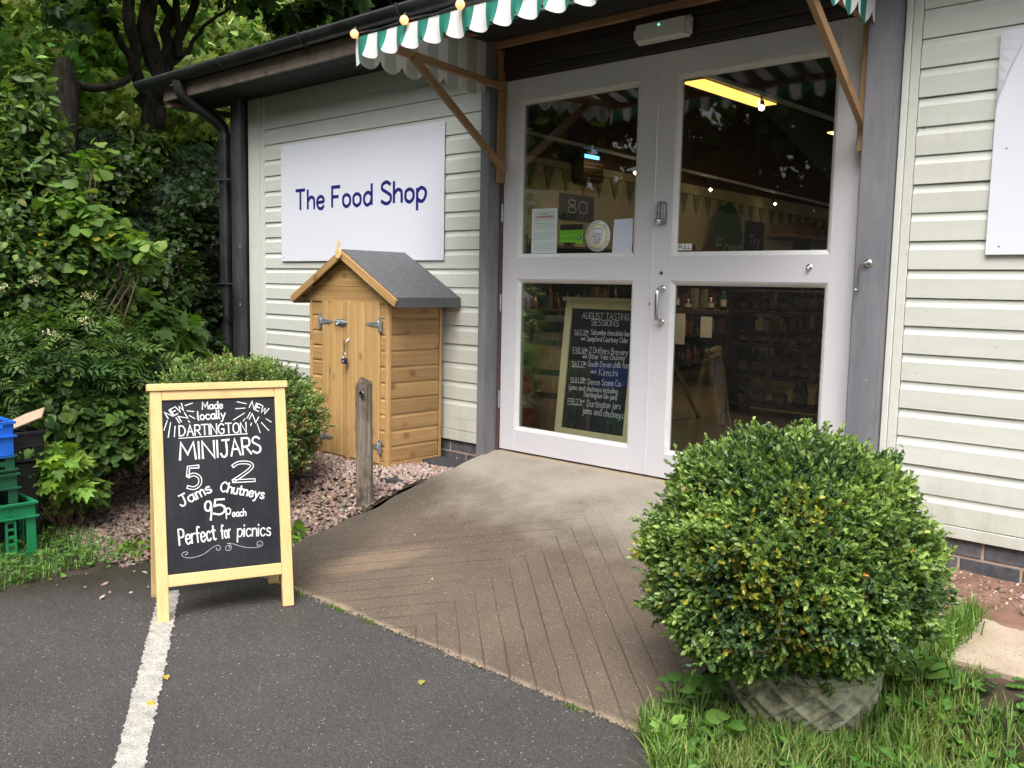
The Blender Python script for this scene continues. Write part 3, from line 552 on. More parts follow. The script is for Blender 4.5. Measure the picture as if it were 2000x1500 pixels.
# walls behind the boards, gable, back
b = MB().box(-2.70, -.03, -.028, .12, -.5, 2.62).box(2.09, 9, -.028, .12, -.5, 2.62).box(-.03, 2.09, -.0, .12, DH+.21, 2.62)
IWALL = mat('cream_plaster', (.34, .31, .17), (.40, .37, .21), .8, (2, 2, 2)); IWOOD = wood('dark_ceiling_boards', (.05, .025, .014), (.12, .06, .03), axis=1, rough=.6)
b.build('front_wall', mat('grey_inner_wall', (.1, .1, .1)), shop)
MB().box(-2.70, -2.56, .12, 11.6, -.5, 2.25).build('gable_wall', IWALL, shop); MB().box(-2.56, 9, 11.5, 11.6, 0, 2.6).build('back_wall', IWALL, shop); MB().box(8.9, 9, .12, 11.5, 0, 2.6).build('end_wall', IWALL, shop)
MB().add([(-2.70, .12, 2.25), (-2.70, 11.6, 2.25), (-2.70, 5.8, 4.1), (-2.60, .12, 2.25), (-2.60, 11.6, 2.25), (-2.60, 5.8, 4.1)], [(0, 1, 2), (3, 5, 4), (0, 2, 5, 3), (1, 4, 5, 2)]).build('gable_boards', IWOOD, shop)
MB().box(-2.56, 8.9, .12, 11.5, -.05, -.005).build('shop_floor', mat('brown_lino', (.09, .075, .04), (.13, .11, .06), .35, (2, 2, 2)), shop)
# roof: two slopes, dark sheet above, boards beneath
def slope(y0, z0, y1, z1, name, mtl, t=.05, x0=-3.22, x1=9.2): return MB().add([(x, y, z+dz) for x in (x0, x1) for (y, z) in ((y0, z0), (y1, z1)) for dz in (0, t)], [(0, 1, 3, 2), (4, 6, 7, 5), (0, 4, 5, 1), (2, 3, 7, 6), (0, 2, 6, 4), (1, 5, 7, 3)]).build(name, mtl, shop)
slope(-.40, 2.44, 5.8, 4.15, 'roof_sheet', mat('mossy_roof_sheet', (.03, .03, .028), (.06, .07, .03), .8, (4, 4, 4), .4, .7, .5, 30)); slope(5.8, 4.15, 12.1, 2.44, 'roof_sheet', ROSTONE)
slope(.13, 2.44, 5.8, 4.02, 'ceiling_boards', IWOOD, .02, -2.6, 8.9)
for k in range(3): MB().box(-3.18, 9, -.382+k*.125, -.262+k*.125, 2.302, 2.318).build('soffit_board', SOFFIT, shop, .002)
timber('fascia_board', (-3.20, -.397, 2.357), (2.9, -.397, 2.357), .024, .105, FASCIA, shop); timber('fascia_board', (2.902, -.397, 2.357), (9, -.397, 2.357), .024, .105, FASCIA, shop)
timber('barge_board', (-3.205, -.385, 2.345), (-3.205, 5.8, 4.055), .024, .13, FASCIA, shop); timber('soffit_end_batten', (-3.17, -.38, 2.280), (-3.17, .3, 2.280), .05, .04, FASCIA, shop)
# gutter (half-round trough with a thickness) and its brackets, downpipe
gc = (-.462, 2.462); go, gi = .062, .057; pr = [(gc[0]+go*math.cos(a), gc[1]+go*math.sin(a)) for a in np.linspace(math.pi, 2*math.pi, 15)] + [(gc[0]+gi*math.cos(a), gc[1]+gi*math.sin(a)) for a in np.linspace(2*math.pi, math.pi, 15)]
b = MB()
for x0, x1 in ((-3.46, 9),):
    n = len(pr); vs = [(x, y, z) for x in (x0, x1) for y, z in pr]; b.add(vs, [(i, (i+1) % n, (i+1) % n+n, i+n) for i in range(n)], True); b.add(vs[:n], [tuple(range(n))]); b.add(vs[n:], [tuple(range(n))[::-1]])
b.add([(-3.46, gc[0]+go*math.cos(a), gc[1]+go*math.sin(a)) for a in np.linspace(math.pi, 2*math.pi, 12)], [tuple(range(12))])
b.build('gutter', BLACK, shop, recalc=True)
for x in (-2.2, -1.25, -.33, .6, 1.6, 2.6):
    MB().tube([(x, gc[0]+.066*math.cos(a), gc[1]+.066*math.sin(a)) for a in np.linspace(math.pi*.98, math.pi*2.02, 14)], .007, 6).build('gutter_bracket', BLACK, shop)
dx = -2.87
MB().tube([(dx, -.455, 2.44), (dx, -.455, 2.40), (dx, -.450, 2.345), (dx, -.42, 2.305), (dx, -.16, 2.165), (dx, -.105, 2.12), (dx, -.092, 2.06), (dx, -.092, 1.2), (dx, -.092, -.2)], .046, 16).build('downpipe', BLACK, shop)
for z in (2.05, .95): MB().tube([(dx, -.092, z-.03), (dx, -.092, z+.03)], .052, 16).build('pipe_collar', BLACK, shop)
for z in (1.72, .93): MB().tube([(dx-.05, -.15, z), (dx, -.15, z), (dx+.09, -.135, z), (dx+.13, -.11, z)], .007, 6).build('pipe_clip', BLACK, shop)
MB().tube([(-2.665, -.088, z) for z in (-.2, 1, 2.31)], .062, 18).build('corner_post', POSTB, shop)
# grey steel posts each side of the doors
for x0, x1 in ((-.097, -.020), (2.090, 2.218)): MB().box(x0, x1, -.098, .05, -.13, 2.62).build('steel_post', POSTG, shop, .006, seg=2)
# brick plinth
def bricks(x0, x1, z0, rows):
    MB().box(x0, x1, -.0285, .1, z0-rows*.075-.1, z0).build('mortar_bed', MORTAR, shop)
    for r in range(rows):
        x = x0 - .225*(.5 if r % 2 else .12)
        while x < x1:
            a, c = max(x, x0), min(x+.215, x1)
            if c-a > .02: MB().box(a, c, -.032+rg.uniform(-.0015, .0015), .05, z0-r*.075-.067, z0-r*.075-.002).build('brick', BRICKD, shop, .003)
            x += .225
bricks(-2.6, -.1, .018, 2); bricks(2.22, 5.2, -.006, 2)
# door lining and lintel
MB().box(-.020, -.0015, -.012, .10, -.01, DH+.012).build('door_jamb', FRAMEB, shop, .002); MB().box(2*DW+.0015, 2*DW+.034, -.016, .10, -.08, DH+.012).build('door_jamb', FRAMEB, shop, .002)
MB().box(-.0195, 2.089, -.02, .10, DH+.004, DH+.05).build('door_head', LINTEL, shop, .002)
MB().box(-.0195, 2.089, -.030, .10, DH+.053, DH+.13).build('lintel_board', LINTEL, shop, .002); MB().box(-.0195, 2.089, -.026, .10, DH+.133, DH+.215).build('lintel_board', LINTEL, shop, .002)
def door(x0, mirror):
    fx = (lambda a: x0+DW-a) if mirror else (lambda a: x0+a)
    def bx(b, a0, a1, y0, y1, z0, z1): q = sorted((fx(a0), fx(a1))); return b.box(q[0], q[1], y0, y1, z0, z1)
    b = MB(); zb = .010
    bx(b, .002, SL, 0, .044, zb, DH); bx(b, DW-SR, DW-.0015, 0, .044, zb, DH)
    for z0, z1 in ((zb, Z1), (Z2, Z3), (Z4, DH)): bx(b, SL, DW-SR, .0005, .0435, z0, z1)
    d = b.build('door', DOORP, shop, .0015); d['label'] = ('door leaf with keypad and pull handle' if mirror else 'door leaf with notices on its glass')
    for z0, z1 in ((Z1, Z2), (Z3, Z4)):
        a0, a1 = SL, DW-SR; ins = .020; O = [(a0, z0), (a1, z0), (a1, z1), (a0, z1)]; I = [(a0+ins, z0+ins*.95), (a1-ins, z0+ins*.95), (a1-ins, z1-ins), (a0+ins, z1-ins)]
        b = MB(); vs = [(fx(a), .003, z) for a, z in O] + [(fx(a+(i_-a)*.35), .006, z+(iz-z)*.35) for (a, z), (i_, iz) in zip(O, I)] + [(fx(a), .019, z) for a, z in I] + [(fx(a), .030, z) for a, z in I]
        b.add(vs, [(k*4+i, k*4+(i+1) % 4, (k+1)*4+(i+1) % 4, (k+1)*4+i) for k in range(3) for i in range(4)]); b.build('glazing_bead', PUTTY, d)
        q = sorted((fx(a0+.004), fx(a1-.004))); MB().box(q[0], q[1], .021, .027, z0+.004, z1-.004).build('glass_pane', GLASS, d)
    for z in (.30, .86, 1.37, 1.80):
        a = fx(-.003); MB().tube([(a, -.006, z-.05), (a, -.006, z+.05)], .006, 8).tube([(a, -.006, z-.016), (a, -.006, z+.016)], .0068, 8).build('hinge', GALV, d)
    return d
dL = door(0, False); dR = door(DW, True)
# meeting-stile cover bead
MB().box(DW-.006, DW+.006, -.0045, .001, .012, DH-.002).build('meeting_bead', DOORP, dR, .002)
hx = 1.097
b = MB().tube([(hx, -.002, .957), (hx, -.035, .957), (hx, -.048, .945), (hx, -.052, .925), (hx, -.052, .825), (hx, -.048, .805), (hx, -.035, .793), (hx, -.002, .793)], .0095, 12); b.build('pull_handle', CHROME, dR)
b = MB()
for z in (.957, .793): b.lathe([(.0, -.006), (.016, -.006), (.017, -.001)], (hx, 0, z), 16, 'y')
b.build('handle_rose', CHROME, dR)
KP = mat('grey_keypad_case', (.22, .22, .23), (.3, .3, .31), .4, metal=.6); kx = 1.083
prf = [(-.02, 1.275), (.02, 1.275), (.024, 1.30), (.022, 1.37), (.016, 1.382), (-.016, 1.382), (-.022, 1.37), (-.024, 1.30)]
MB().prism([(kx+a, -.026, z) for a, z in prf], (0, .0255, 0)).build('keypad_lock', KP, dR, .003)
b = MB()
for r in range(7):
    for c in (-.009, .009): b.lathe([(0, -.0035), (.0042, -.0025), (.0045, 0)], (kx+c, -.026, 1.368-r*.0105), 10, 'y')
b.build('keypad_button', CHROME, dR); MB().lathe([(0, -.03), (.010, -.028), (.014, -.018), (.015, -.006), (.012, 0)], (kx, -.026, 1.286), 18, 'y').build('turn_knob', CHROME, dR)
MB().lathe([(.0, -.004), (.008, -.004), (.0085, 0)], (hx-.012, 0, 1.035), 14, 'y').build('keyhole', DARKM, dR); MB().box(DW-.006, DW-.001, -.0065, -.001, .872, .888).build('keeper_slot', DARKM, dR)
b = MB().lathe([(0, -.003), (.014, -.003), (.015, 0)], (1.851, 0, 1.063), 18, 'y').lathe([(0, -.02), (.007, -.018), (.008, -.003)], (1.851, 0, 1.060), 14, 'y'); b.build('hook_eye_plate', CHROME, dR)
b = MB().lathe([(0, -.012), (.012, -.010), (.017, -.004), (.018, 0)], (2.150, -.098, 1.078), 18, 'y').tube([(2.142, -.110, 1.078), (2.125, -.116, 1.075), (2.118, -.114, 1.05), (2.118, -.110, .98), (2.112, -.112, .965), (2.104, -.115, .972)], .0035, 8)
b.build('cabin_hook', CHROME, shop)
# wall signs ----------------------------------------------------------------
sg = thing('shop_sign', 'large white wall sign reading The Food Shop in navy letters', 'sign', (-1.287, -.06, 1.10))
MB().box(-2.147, -.427, -.0645, -.0600, 1.103, 1.924).build('sign_panel', SIGNW, sg, .001)
st = text_strokes('The Food Shop', -1.962, 1.462, -.588, 1.462, .135, gap=1.75, space=3.3, k=9)
k_ = 0
for ch in 'TheFoodShop':
    q = st[k_:k_+len(G[ch][1])]; k_ += len(q); ribbons(q, .0228, lambda x, z, l: (x, -.0651-l, z), cap=.05).build('letter', SIGNB, sg, recalc=False)
b = MB()
for x, z in ((-2.12, 1.895), (-1.36, 1.895), (-.455, 1.895), (-2.12, 1.51), (-.455, 1.51), (-2.12, 1.13), (-.455, 1.13)): b.lathe([(0, -.0015), (.004, -.001), (.0045, 0)], (x, -.0645, z), 8, 'y')
b.build('screw_head', GALV, sg)
sg2 = thing('blank_sign', 'blank white wall panel with its protective film peeling at the top corner', 'sign', (3.4, -.06, 1.1))
MB().box(2.577, 4.3, -.0665, -.0600, 1.108, 1.927).build('sign_panel', SIGNW, sg2, .001)
vs = []; 
for i in range(9):
    t = i/8; x = 2.58+.10*(1-t)**1.6; z = 1.926-.30*t; vs += [(2.5775, -.067, z), (x, -.0675-.012*math.sin(math.pi*t*.5), z)]
MB().add(vs, [(2*i, 2*i+1, 2*i+3, 2*i+2) for i in range(8)]).build('peeling_film', mat('translucent_film', (.68, .69, .75), rough=.3), sg2, recalc=False)
b = MB()
for x, z in ((2.625, 1.89), (2.625, 1.50), (2.625, 1.14)): b.lathe([(0, -.0015), (.004, -.001), (.0045, 0)], (x, -.0667, z), 8, 'y')
b.build('screw_head', GALV, sg2)
# notices on the glass (outside face) ---------------------------------------
PAPER = mat('notice_paper', (.62, .70, .68), (.66, .74, .72), .6); GY = .0195
INK = mat('print_grey', (.22, .24, .24)); REDI = mat('print_red', (.45, .06, .05)); LIME = mat('lime_sticker', (.16, .52, .03), rough=.5); YEL = mat('pale_yellow_ring', (.68, .62, .16)); WST = mat('white_sticker', (.78, .78, .80), rough=.5); BLK = mat('black_print', (.01, .01, .01)); LIL = mat('blank_blue_paper', (.66, .70, .84), (.7, .74, .87), .5)
fy = lambda off: (lambda x, z, l: (x, GY-off-l, z))
t = thing('customer_notice', 'pale printed customer notice with red heading taped inside the door glass', 'notice', (.295, GY, 1.14)); MB().box(.204, .388, GY-.0006, GY+.0004, 1.140, 1.385).build('paper', PAPER, t)
st = text_strokes('CUSTOMER NOTICE', .233, 1.333, .361, 1.333, .011); ribbons(st, .0026, fy(.0008)).build('heading', REDI, t, recalc=False)
st = [[(.226, 1.322), (.368, 1.322), (.368, 1.36), (.226, 1.36), (.226, 1.322)]] + text_strokes('The Shops', .262, 1.351, .332, 1.351, .006)
for k, z in enumerate([1.303, 1.294, 1.285, 1.276, 1.250, 1.241, 1.232, 1.223, 1.214, 1.192, 1.183, 1.174, 1.165, 1.156]):
    xx = .222
    while xx < .37-(.03 if k in (3, 8, 13) else 0):
        w_ = rg.uniform(.008, .02); st.append([(xx, z+rg.uniform(-.0008, .0008)), (xx+w_*.5, z+.0015), (xx+w_, z)]); xx += w_+.005
ribbons(st, .0016, fy(.0009), lift=.00002).build('small_print', INK, t, recalc=False)
t = thing('hygiene_sticker', 'lime green food hygiene rating sticker scoring 5 on the door glass', 'sticker', (.487, GY, 1.19))
MB().box(.411, .567, GY-.0006, GY+.0004, 1.262, 1.292).build('header_strip', BLK, t); MB().prism([(.411, GY-.0006, 1.197), (.523, GY-.0006, 1.197), (.523, GY-.0006, 1.189), (.567, GY-.0006, 1.189), (.567, GY-.0006, 1.2615), (.411, GY-.0006, 1.2615)], (0, .001, 0)).build('rating_panel', LIME, t)
st = text_strokes('FOOD HYGIENE RATING', .419, 1.245, .560, 1.245, .0095) + [[(.413, 1.239), (.565, 1.239)]]
for k in range(5):
    cx = .428+k*.0215; st.append([(cx+.008*math.cos(a), 1.218+.009*math.sin(a)) for a in np.linspace(0, 2*math.pi, 13)]); st += text_strokes(str(k), cx-.003, 1.213, cx+.003, 1.213, .010)
ribbons(st, .0015, fy(.0008), lift=.00002).build('print', mat('dark_green_print', (.03, .12, .01)), t, recalc=False)
MB().lathe([(.0, -.0004), (.0135, -.0004)], (.5445, GY-.0008, 1.220), 24, 'y').build('rating_disc', BLK, t); ribbons(text_strokes('5', .5405, 1.213, .5485, 1.213, .014), .0028, fy(.0014)).build('rating_digit', WST, t, recalc=False)
t = thing('dog_sticker', 'round white and yellow assistance dogs sticker with an outlined paw on door glass', 'sticker', (.667, GY, 1.147)); cc = (.667, 1.2265)
MB().lathe([(0, -.0006), (.0815, -.0006), (.0815, .0003)], (cc[0], GY, cc[1]), 48, 'y').build('sticker_disc', WST, t); MB().lathe([(.054, -.0009), (.062, -.0009)], (cc[0], GY, cc[1]), 40, 'y').build('yellow_ring', YEL, t)
def arc_text(s, a0, a1, r, h, flip=False):
    out = []; adv = []; X = 0
    for c in s: adv.append(X); X += (3.6 if c == ' ' else G[c][0]+1.9)
    for c, a in zip(s, adv):
        if c == ' ': continue
        th = a0+(a1-a0)*(a/(X-1.9)); ex = (math.sin(th), -math.cos(th)) if not flip else (-math.sin(th), math.cos(th)); ey = (math.cos(th), math.sin(th)) if not flip else (-math.cos(th), -math.sin(th))
        sx = abs(a1-a0)*r/(X-1.9)
        for sm, pts in G[c][1]: out.append([(cc[0]+r*math.cos(th)+ex[0]*p[0]*sx+ey[0]*p[1]*h/10, cc[1]+r*math.sin(th)+ex[1]*p[0]*sx+ey[1]*p[1]*h/10) for p in (smooth_pts(pts, 3) if sm else pts)])
    return out
st = arc_text('NO DOGS EXCEPT', R(178), R(80), .066, .009) + arc_text('ASSISTANCE DOGS', R(60), R(-48), .066, .009) + arc_text('REGISTERED', R(-128), R(-62), .0755, .009, True)
ribbons(st, .0017, fy(.0008), lift=.00002).build('ring_text', INK, t, recalc=False)
paw = [[(-.03, .038), (.03, .038), (.03, .01), (.022, -.02), (.016, -.02)], [(-.03, .038), (-.03, .004), (-.024, -.006), (-.02, 0), (-.012, .012), (.006, .014), (.024, .008)], [(-.018, .002), (-.018, -.034), (-.012, -.04), (-.008, -.034), (-.008, .008)], [(-.008, -.034), (-.002, -.042), (.003, -.034), (.003, .008)], [(.003, -.034), (.009, -.038), (.013, -.03), (.013, .008)]]
ribbons([[(cc[0]+x, cc[1]+z) for x, z in s] for s in paw], .0025, fy(.001)).build('paw_outline', BLK, t, recalc=False)
t = MB().prism([(.764, GY-.0006, 1.136), (.889, GY-.0006, 1.138), (.890, GY-.0006, 1.310), (.772, GY-.0006, 1.308)], (0, .001, 0)).build('blank_paper', LIL, None); tag(t, 'blank pale blue sheet stuck in the corner of the door glass', 'paper')
t = thing('pull_sticker', 'small white sticker reading PULL in the bottom corner of the pane', 'sticker', (1.19, GY, 1.145)); MB().box(1.1605, 1.240, GY-.0006, GY+.0004, 1.1455, 1.1765).build('sticker_panel', WST, t)
ribbons(text_strokes('PULL', 1.168, 1.152, 1.232, 1.152, .018, gap=2.4), .0032, fy(.0008)).build('lettering', BLK, t, recalc=False)
# bulkhead emergency light over the doors
t = thing('bulkhead_light', 'ribbed white bulkhead emergency light above the doors', 'light', (1.08, -.05, 2.14))
MB().box(.925, 1.238, -.062, -.0305, 2.135, 2.232).build('housing', STEEL, t, .012, seg=3)
b = MB().box(.945, 1.218, -.088, -.0625, 2.146, 2.222)
for k in range(8): b.box(.947, 1.216, -.0900, -.0881, 2.150+k*.009, 2.1545+k*.009)
b.build('diffuser', mat('ribbed_diffuser', (.7, .7, .69), rough=.35), t, .001)
for x in (.935, 1.228): MB().box(x-.012, x+.012, -.075, -.0625, 2.165, 2.203).build('clip', STEEL, t, .003)
MB().lathe([(0, -.002), (.003, -.001), (.003, 0)], (1.078, -.0905, 2.205), 8, 'y').build('indicator_lamp', emis('green_led', (.1, 1, .45), 3), t)
# ---------------------------------------------------------------- canopy
aw = thing('shop_awning', 'green and white striped canvas awning with scalloped valance on pine brackets', 'awning', (1.03, -.05, 2.1))
x0, x1 = -.052, 2.108; yf, zf, yw, zw = -1.0, 2.138, -.055, 2.37
MB().add([(x, y, z+dz) for x in (x0, x1) for (y, z) in ((yf, zf), (yw, zw)) for dz in (0, .002)], [(0, 1, 3, 2), (4, 6, 7, 5), (0, 4, 5, 1), (2, 3, 7, 6), (0, 2, 6, 4), (1, 5, 7, 3)]).build('canopy_cloth', AWX, aw)
PT = .144
def valance(name, mtl, kind):
    """scalloped hanging strip; kind 'f' runs along x at the front, otherwise along y at x=kind"""
    L0, L1 = (x0, x1) if kind == 'f' else (yf, yw); n = int((L1-L0)/PT*16)+1; vs = []; rows = 5
    for i in range(n+1):
        s = L0+(L1-L0)*i/n; ph = ((s-(.015 if kind == 'f' else .02))/PT) % 1
        dep = .058 + .062*max(0, math.sin(math.pi*min(1, (ph+.04)/1.04)))**.5 - .03*max(0, ph-.55)
        if kind == 'f' and s < .012: dep = .135-(s-x0)*.6
        for r in range(rows+1):
            q = r/rows; sw = q*q*(.020*math.sin(2*math.pi*ph+.5)+.006*math.sin(s*7)); dr = q*.012
            if kind == 'f': vs.append((s+.006*q*math.sin(2*math.pi*ph), yf-.006-sw-dr, zf+.003-dep*q))
            else:
                zt_ = zf+(zw-zf)*(s-yf)/(yw-yf); zb_ = zf-.128+.06*(.118-dep)/.06; vs.append((kind+(sw*.25+.004)*(-1 if kind < 1 else 1), s, zt_+(zb_-zt_)*q))
    return MB().add(vs, [(i*(rows+1)+r, i*(rows+1)+r+1, (i+1)*(rows+1)+r+1, (i+1)*(rows+1)+r) for i in range(n) for r in range(rows)], True).build(name, mtl, aw, recalc=False)
valance('front_valance', AWX, 'f'); valance('side_valance', AWY, x0-.002); valance('side_valance', AWY2, x1+.002)
timber('front_rail', (x0+.01, -.972, 2.118), (x1-.01, -.972, 2.118), .034, .034, TIMBER, aw); timber('wall_rail', (-.018, -.052, 2.335), (2.088, -.052, 2.335), .038, .05, TIMBER, aw); timber('wall_rail', (-.018, -.058, 2.285), (2.088, -.058, 2.285), .028, .035, TIMBER, aw)
for x in (.002, 2.066):
    timber('wall_plate', (x, -.030, 1.535), (x, -.030, 2.26), .026, .056, TIMBER, aw, up=(0, 1, 0), bevel=.004)
    timber('bracket_arm', (x+.004, -.010, 2.062), (x+.004, -.955, 2.126), .03, .036, TIMBER, aw)
    timber('bracket_brace', (x+.012, -.012, 1.605), (x+.012, -.70, 2.098), .026, .038, TIMBER, aw)
for x in (.0, 1.03, 2.068): timber('canopy_rafter', (x, -.985, 2.124), (x, -.075, 2.350), .03, .022, TIMBER, aw)
# string lights
sl = thing('string_lights', 'row of warm glowing globe bulbs strung along the awning edge', 'string lights', (.9, -1.02, 2.15)); BULB = emis('warm_bulb', (1, .46, .20), .62)
pts = [(-.10, -.60, 2.20), (-.16, -.74, 2.10), (-.15, -.86, 2.13), (-.08, -.97, 2.155)]
for k in range(7):
    x = -.036+k*.3665; pts += [(x, -1.012, 2.158), (x+.18, -1.012, 2.149)]
MB().tube(pts[:-1], .003, 6).build('cable', BLACK, sl)
for k in range(7):
    x = -.036+k*.3665; MB().lathe([(1e-4, -.021), (.012, -.0175), (.020, -.006), (.0205, .004), (.015, .0145), (.008, .02), (1e-4, .021)], (x, -1.030, 2.150), 16).build('bulb', BULB, sl); MB().tube([(x, -1.03, 2.168), (x, -1.022, 2.178)], .008, 8).build('bulb_holder', BLACK, sl)
# ---------------------------------------------------------------- small wooden store against the wall
sx0, sx1, syf, syb, sz0 = -1.164, -.412, -.50, -.085, -.092; cx = -.787
shed = thing('garden_store', 'small honey coloured wooden store with grey felt apex roof and padlocked doors', 'shed', (cx, -.3, -.15))
MB().box(sx0+.014, sx1-.014, syf+.014, syb-.01, sz0+.004, .925).build('inner_shell', SHEDY, shed)
for k in range(11):      # overlapping side boards, both sides
    z = sz0+.018+k*.0925
    for xa, s in ((sx1, 1), (sx0, -1)):
        pr = [(xa-s*.012, z+.001), (xa-s*.001, z+.001), (xa, z+.006), (xa, z+.072), (xa-s*.005, z+.086), (xa-s*.006, z+.0915), (xa-s*.012, z+.0915)]
        MB().prism([(x, syf+.022, zz) for x, zz in pr], (0, syb-syf-.044, 0)).build('side_board', SHEDY, shed)
for xa, s in ((sx1, 1), (sx0, -1)):
    MB().box(min(xa, xa+s*.006), max(xa, xa+s*.006), syf-.004, syf+.020, sz0, .835).build('corner_batten', SHEDZ, shed, .0015); MB().box(min(xa, xa+s*.006), max(xa, xa+s*.006), syb-.020, syb, sz0, .835).build('corner_batten', SHEDZ, shed, .0015)
    MB().box(min(xa-.002, xa+s*.005), max(xa-.002, xa+s*.005), syf, syb, sz0-.018, sz0+.016).build('base_rail', SHEDY, shed, .002)
for (xa, xb) in ((sx0+.001, -1.039), (-.4775, sx1-.001)):
    for k in range(10):
        z = sz0+.018+k*.0925; pr = [(syf+.010, z+.001), (syf+.001, z+.001), (syf, z+.006), (syf, z+.074), (syf+.006, z+.087), (syf+.007, z+.0915), (syf+.010, z+.0915)]
        MB().prism([(xa+.012*(xa < -1), y, zz) for y, zz in pr], (xb-xa-.012*(xa < -1)-.012*(xa > -1), 0, 0)).build('front_board', SHEDX, shed)
    MB().box(xb-.020 if xa > -1 else xa-.001, xb+.002 if xa > -1 else xa+.020, syf-.006, syf+.004, sz0-.004, .845).build('front_batten', SHEDZ, shed, .0015)
MB().box(sx0+.004, sx1-.002, syf-.004, syf+.012, sz0-.020, sz0+.014).build('front_sill', SHEDX, shed, .002)
for k in range(3):       # gable boards cut to the roof slope
    za, zb = .842+k*.094, .842+k*.094+.0925; hw = lambda z: min(.455, max(.012, (1.120-z)/.545-.012)); top = min(zb, 1.10)
    P = [(cx-hw(za), syf-.008, za), (cx+hw(za), syf-.008, za), (cx+hw(top), syf-.008, top), (cx-hw(top), syf-.008, top)]
    MB().prism(P, (0, .014, 0)).build('gable_board', SHEDX, shed, .002)
def dleaf(xa, xb, label):
    d = None; n = 4; wd = (xb-xa)/n
    for k in range(n):
        a, c = xa+k*wd, xa+(k+1)*wd; P = [(a+.001, syf+.004), (a+.001, syf-.007), (a+.008, syf-.012), (a+wd*.45, syf-.0125), (a+wd*.5, syf-.0115), (a+wd*.55, syf-.0125), (c-.008, syf-.012), (c-.001, syf-.007), (c-.001, syf+.004)]
        b = MB().prism([(x, y, sz0+.006) for x, y in P], (0, 0, .848-sz0-.008))
        if d is None: d = MB().box(xa+.001, xb-.001, syf+.0045, syf+.012, sz0+.01, .846).build('door', SHEDZ, shed); d['label'] = label
        b.build('door_plank', SHEDZ, d)
    return d
dA = dleaf(-1.037, -.758, 'door leaf with the sliding bolt'); dB = dleaf(-.757, -.4785, 'door leaf with the padlock hasp')
MB().box(-.772, -.738, syf-.020, syf-.0130, sz0+.002, .846).build('cover_strip', SHEDZ, dB, .003)
def thinge(xp, dr, z, par):
    b = MB().box(xp-.013, xp+.013, syf-.0165, syf-.0135, z-.042, z+.042); b.prism([(xp+dr*.013, syf-.0165, z-.018), (xp+dr*.013, syf-.0165, z+.018), (xp+dr*.125, syf-.0165, z+.007), (xp+dr*.125, syf-.0165, z-.007)], (0, .003, 0))
    b.tube([(xp+dr*.012, syf-.019, z-.022), (xp+dr*.012, syf-.019, z+.022)], .005, 8)
    for q in (.03, .065, .10): b.lathe([(0, -.0018), (.0035, -.001), (.004, 0)], (xp+dr*q, syf-.0166, z+(.006 if q == .065 else -.004)), 8, 'y')
    for q in (-.03, -.012, .012, .03): b.lathe([(0, -.0018), (.003, -.001), (.0035, 0)], (xp-dr*.004, syf-.0166, z+q), 8, 'y')
    b.build('hinge', GALV, par, .0006)
for z in (.722, .012): thinge(-1.047, 1, z, dA); thinge(-.466, -1, z, dB)
b = MB().box(-.868, -.790, syf-.017, syf-.0135, .700, .742).tube([(-.895, syf-.024, .722), (-.765, syf-.024, .722)], .0055, 8).tube([(-.84, syf-.022, .722), (-.838, syf-.045, .708)], .005, 8)
for x in (-.86, -.83, -.80): b.box(x-.005, x+.005, syf-.032, syf-.014, .712, .732)
b.build('slide_bolt', GALV, dA, .001)
b = MB().tube([(-.745, syf-.022, .625), (-.748, syf-.034, .618), (-.757, syf-.044, .585), (-.762, syf-.045, .555), (-.757, syf-.040, .528), (-.752, syf-.035, .520)], .0045, 8); b.build('hasp_hook', CHROME, dB)
pl = thing('padlock', 'small navy padlock hanging from the hasp of the wooden store', 'padlock', (-.757, syf-.045, .48))
MB().box(-.778, -.738, syf-.058, syf-.036, .478, .511).build('case', NAVYP, pl, .004, seg=2)
MB().tube([(-.770, syf-.047, .508), (-.770, syf-.047, .53)] + [(-.758+.012*math.cos(a), syf-.047, .53+.013*math.sin(a)) for a in np.linspace(math.pi, 0, 8)] + [(-.746, syf-.047, .508)], .0032, 8).build('shackle', CHROME, pl)
b = ribbons([[(-.765, .489), (-.761, .497), (-.757, .500), (-.753, .497), (-.749, .489), (-.765, .489)]], .0018, lambda x, z, l: (x, syf-.0585-l, z)); b.build('emblem', CHALK, pl, recalc=False)
# roof
apx, apz, evh, evz, yF, yB = cx+.006, 1.148, .492, .880, -.548, -.062
for s, lab in ((1, 'roof_panel'), (-1, 'roof_panel')):
    d = Vector((s*evh, 0, evz-apz)).normalized(); nn = Vector((s*(apz-evz), 0, evh)).normalized(); A, B = Vector((apx, yF, apz)), Vector((apx+s*evh, yF, evz))
    MB().prism([A, B, B-nn*.012, A-nn*.012], (0, yB-yF, 0)).build('roof_board', SHEDY, shed)
    P = [A+nn*.001, B+nn*.001+d*.002, B+nn*.0045+d*.006, A+nn*.0045]
    MB().prism(P, (0, yB-yF+.004, 0)).build('roof_felt', FELT, shed)
    MB().prism([B+d*.002+nn*.0035, B+d*.0065+nn*.0035, B+d*.0065+Vector((0, 0, -.052)), B+d*.002+Vector((0, 0, -.052))], (0, yB-yF+.004, 0)).build('felt_edge', FELT, shed)
    timber('eaves_batten', B+Vector((-s*.008, .01, -.03)), B+Vector((-s*.008, yB-yF-.01, -.03)), .014, .032, SHEDX, shed)
    timber('barge_board', A+Vector((0, -.009, -.026))-d*.0, B+Vector((0, -.009, -.026))+d*.012, .014, .044, SHEDX, shed, up=nn)
b = MB(); fp = [(0, 1.090), (.014, 1.096), (.022, 1.112), (.021, 1.132), (.013, 1.150), (.010, 1.172), (.011, 1.192), (.006, 1.205), (-.003, 1.196), (-.005, 1.175), (-.010, 1.150), (-.021, 1.132), (-.022, 1.112), (-.014, 1.096)]
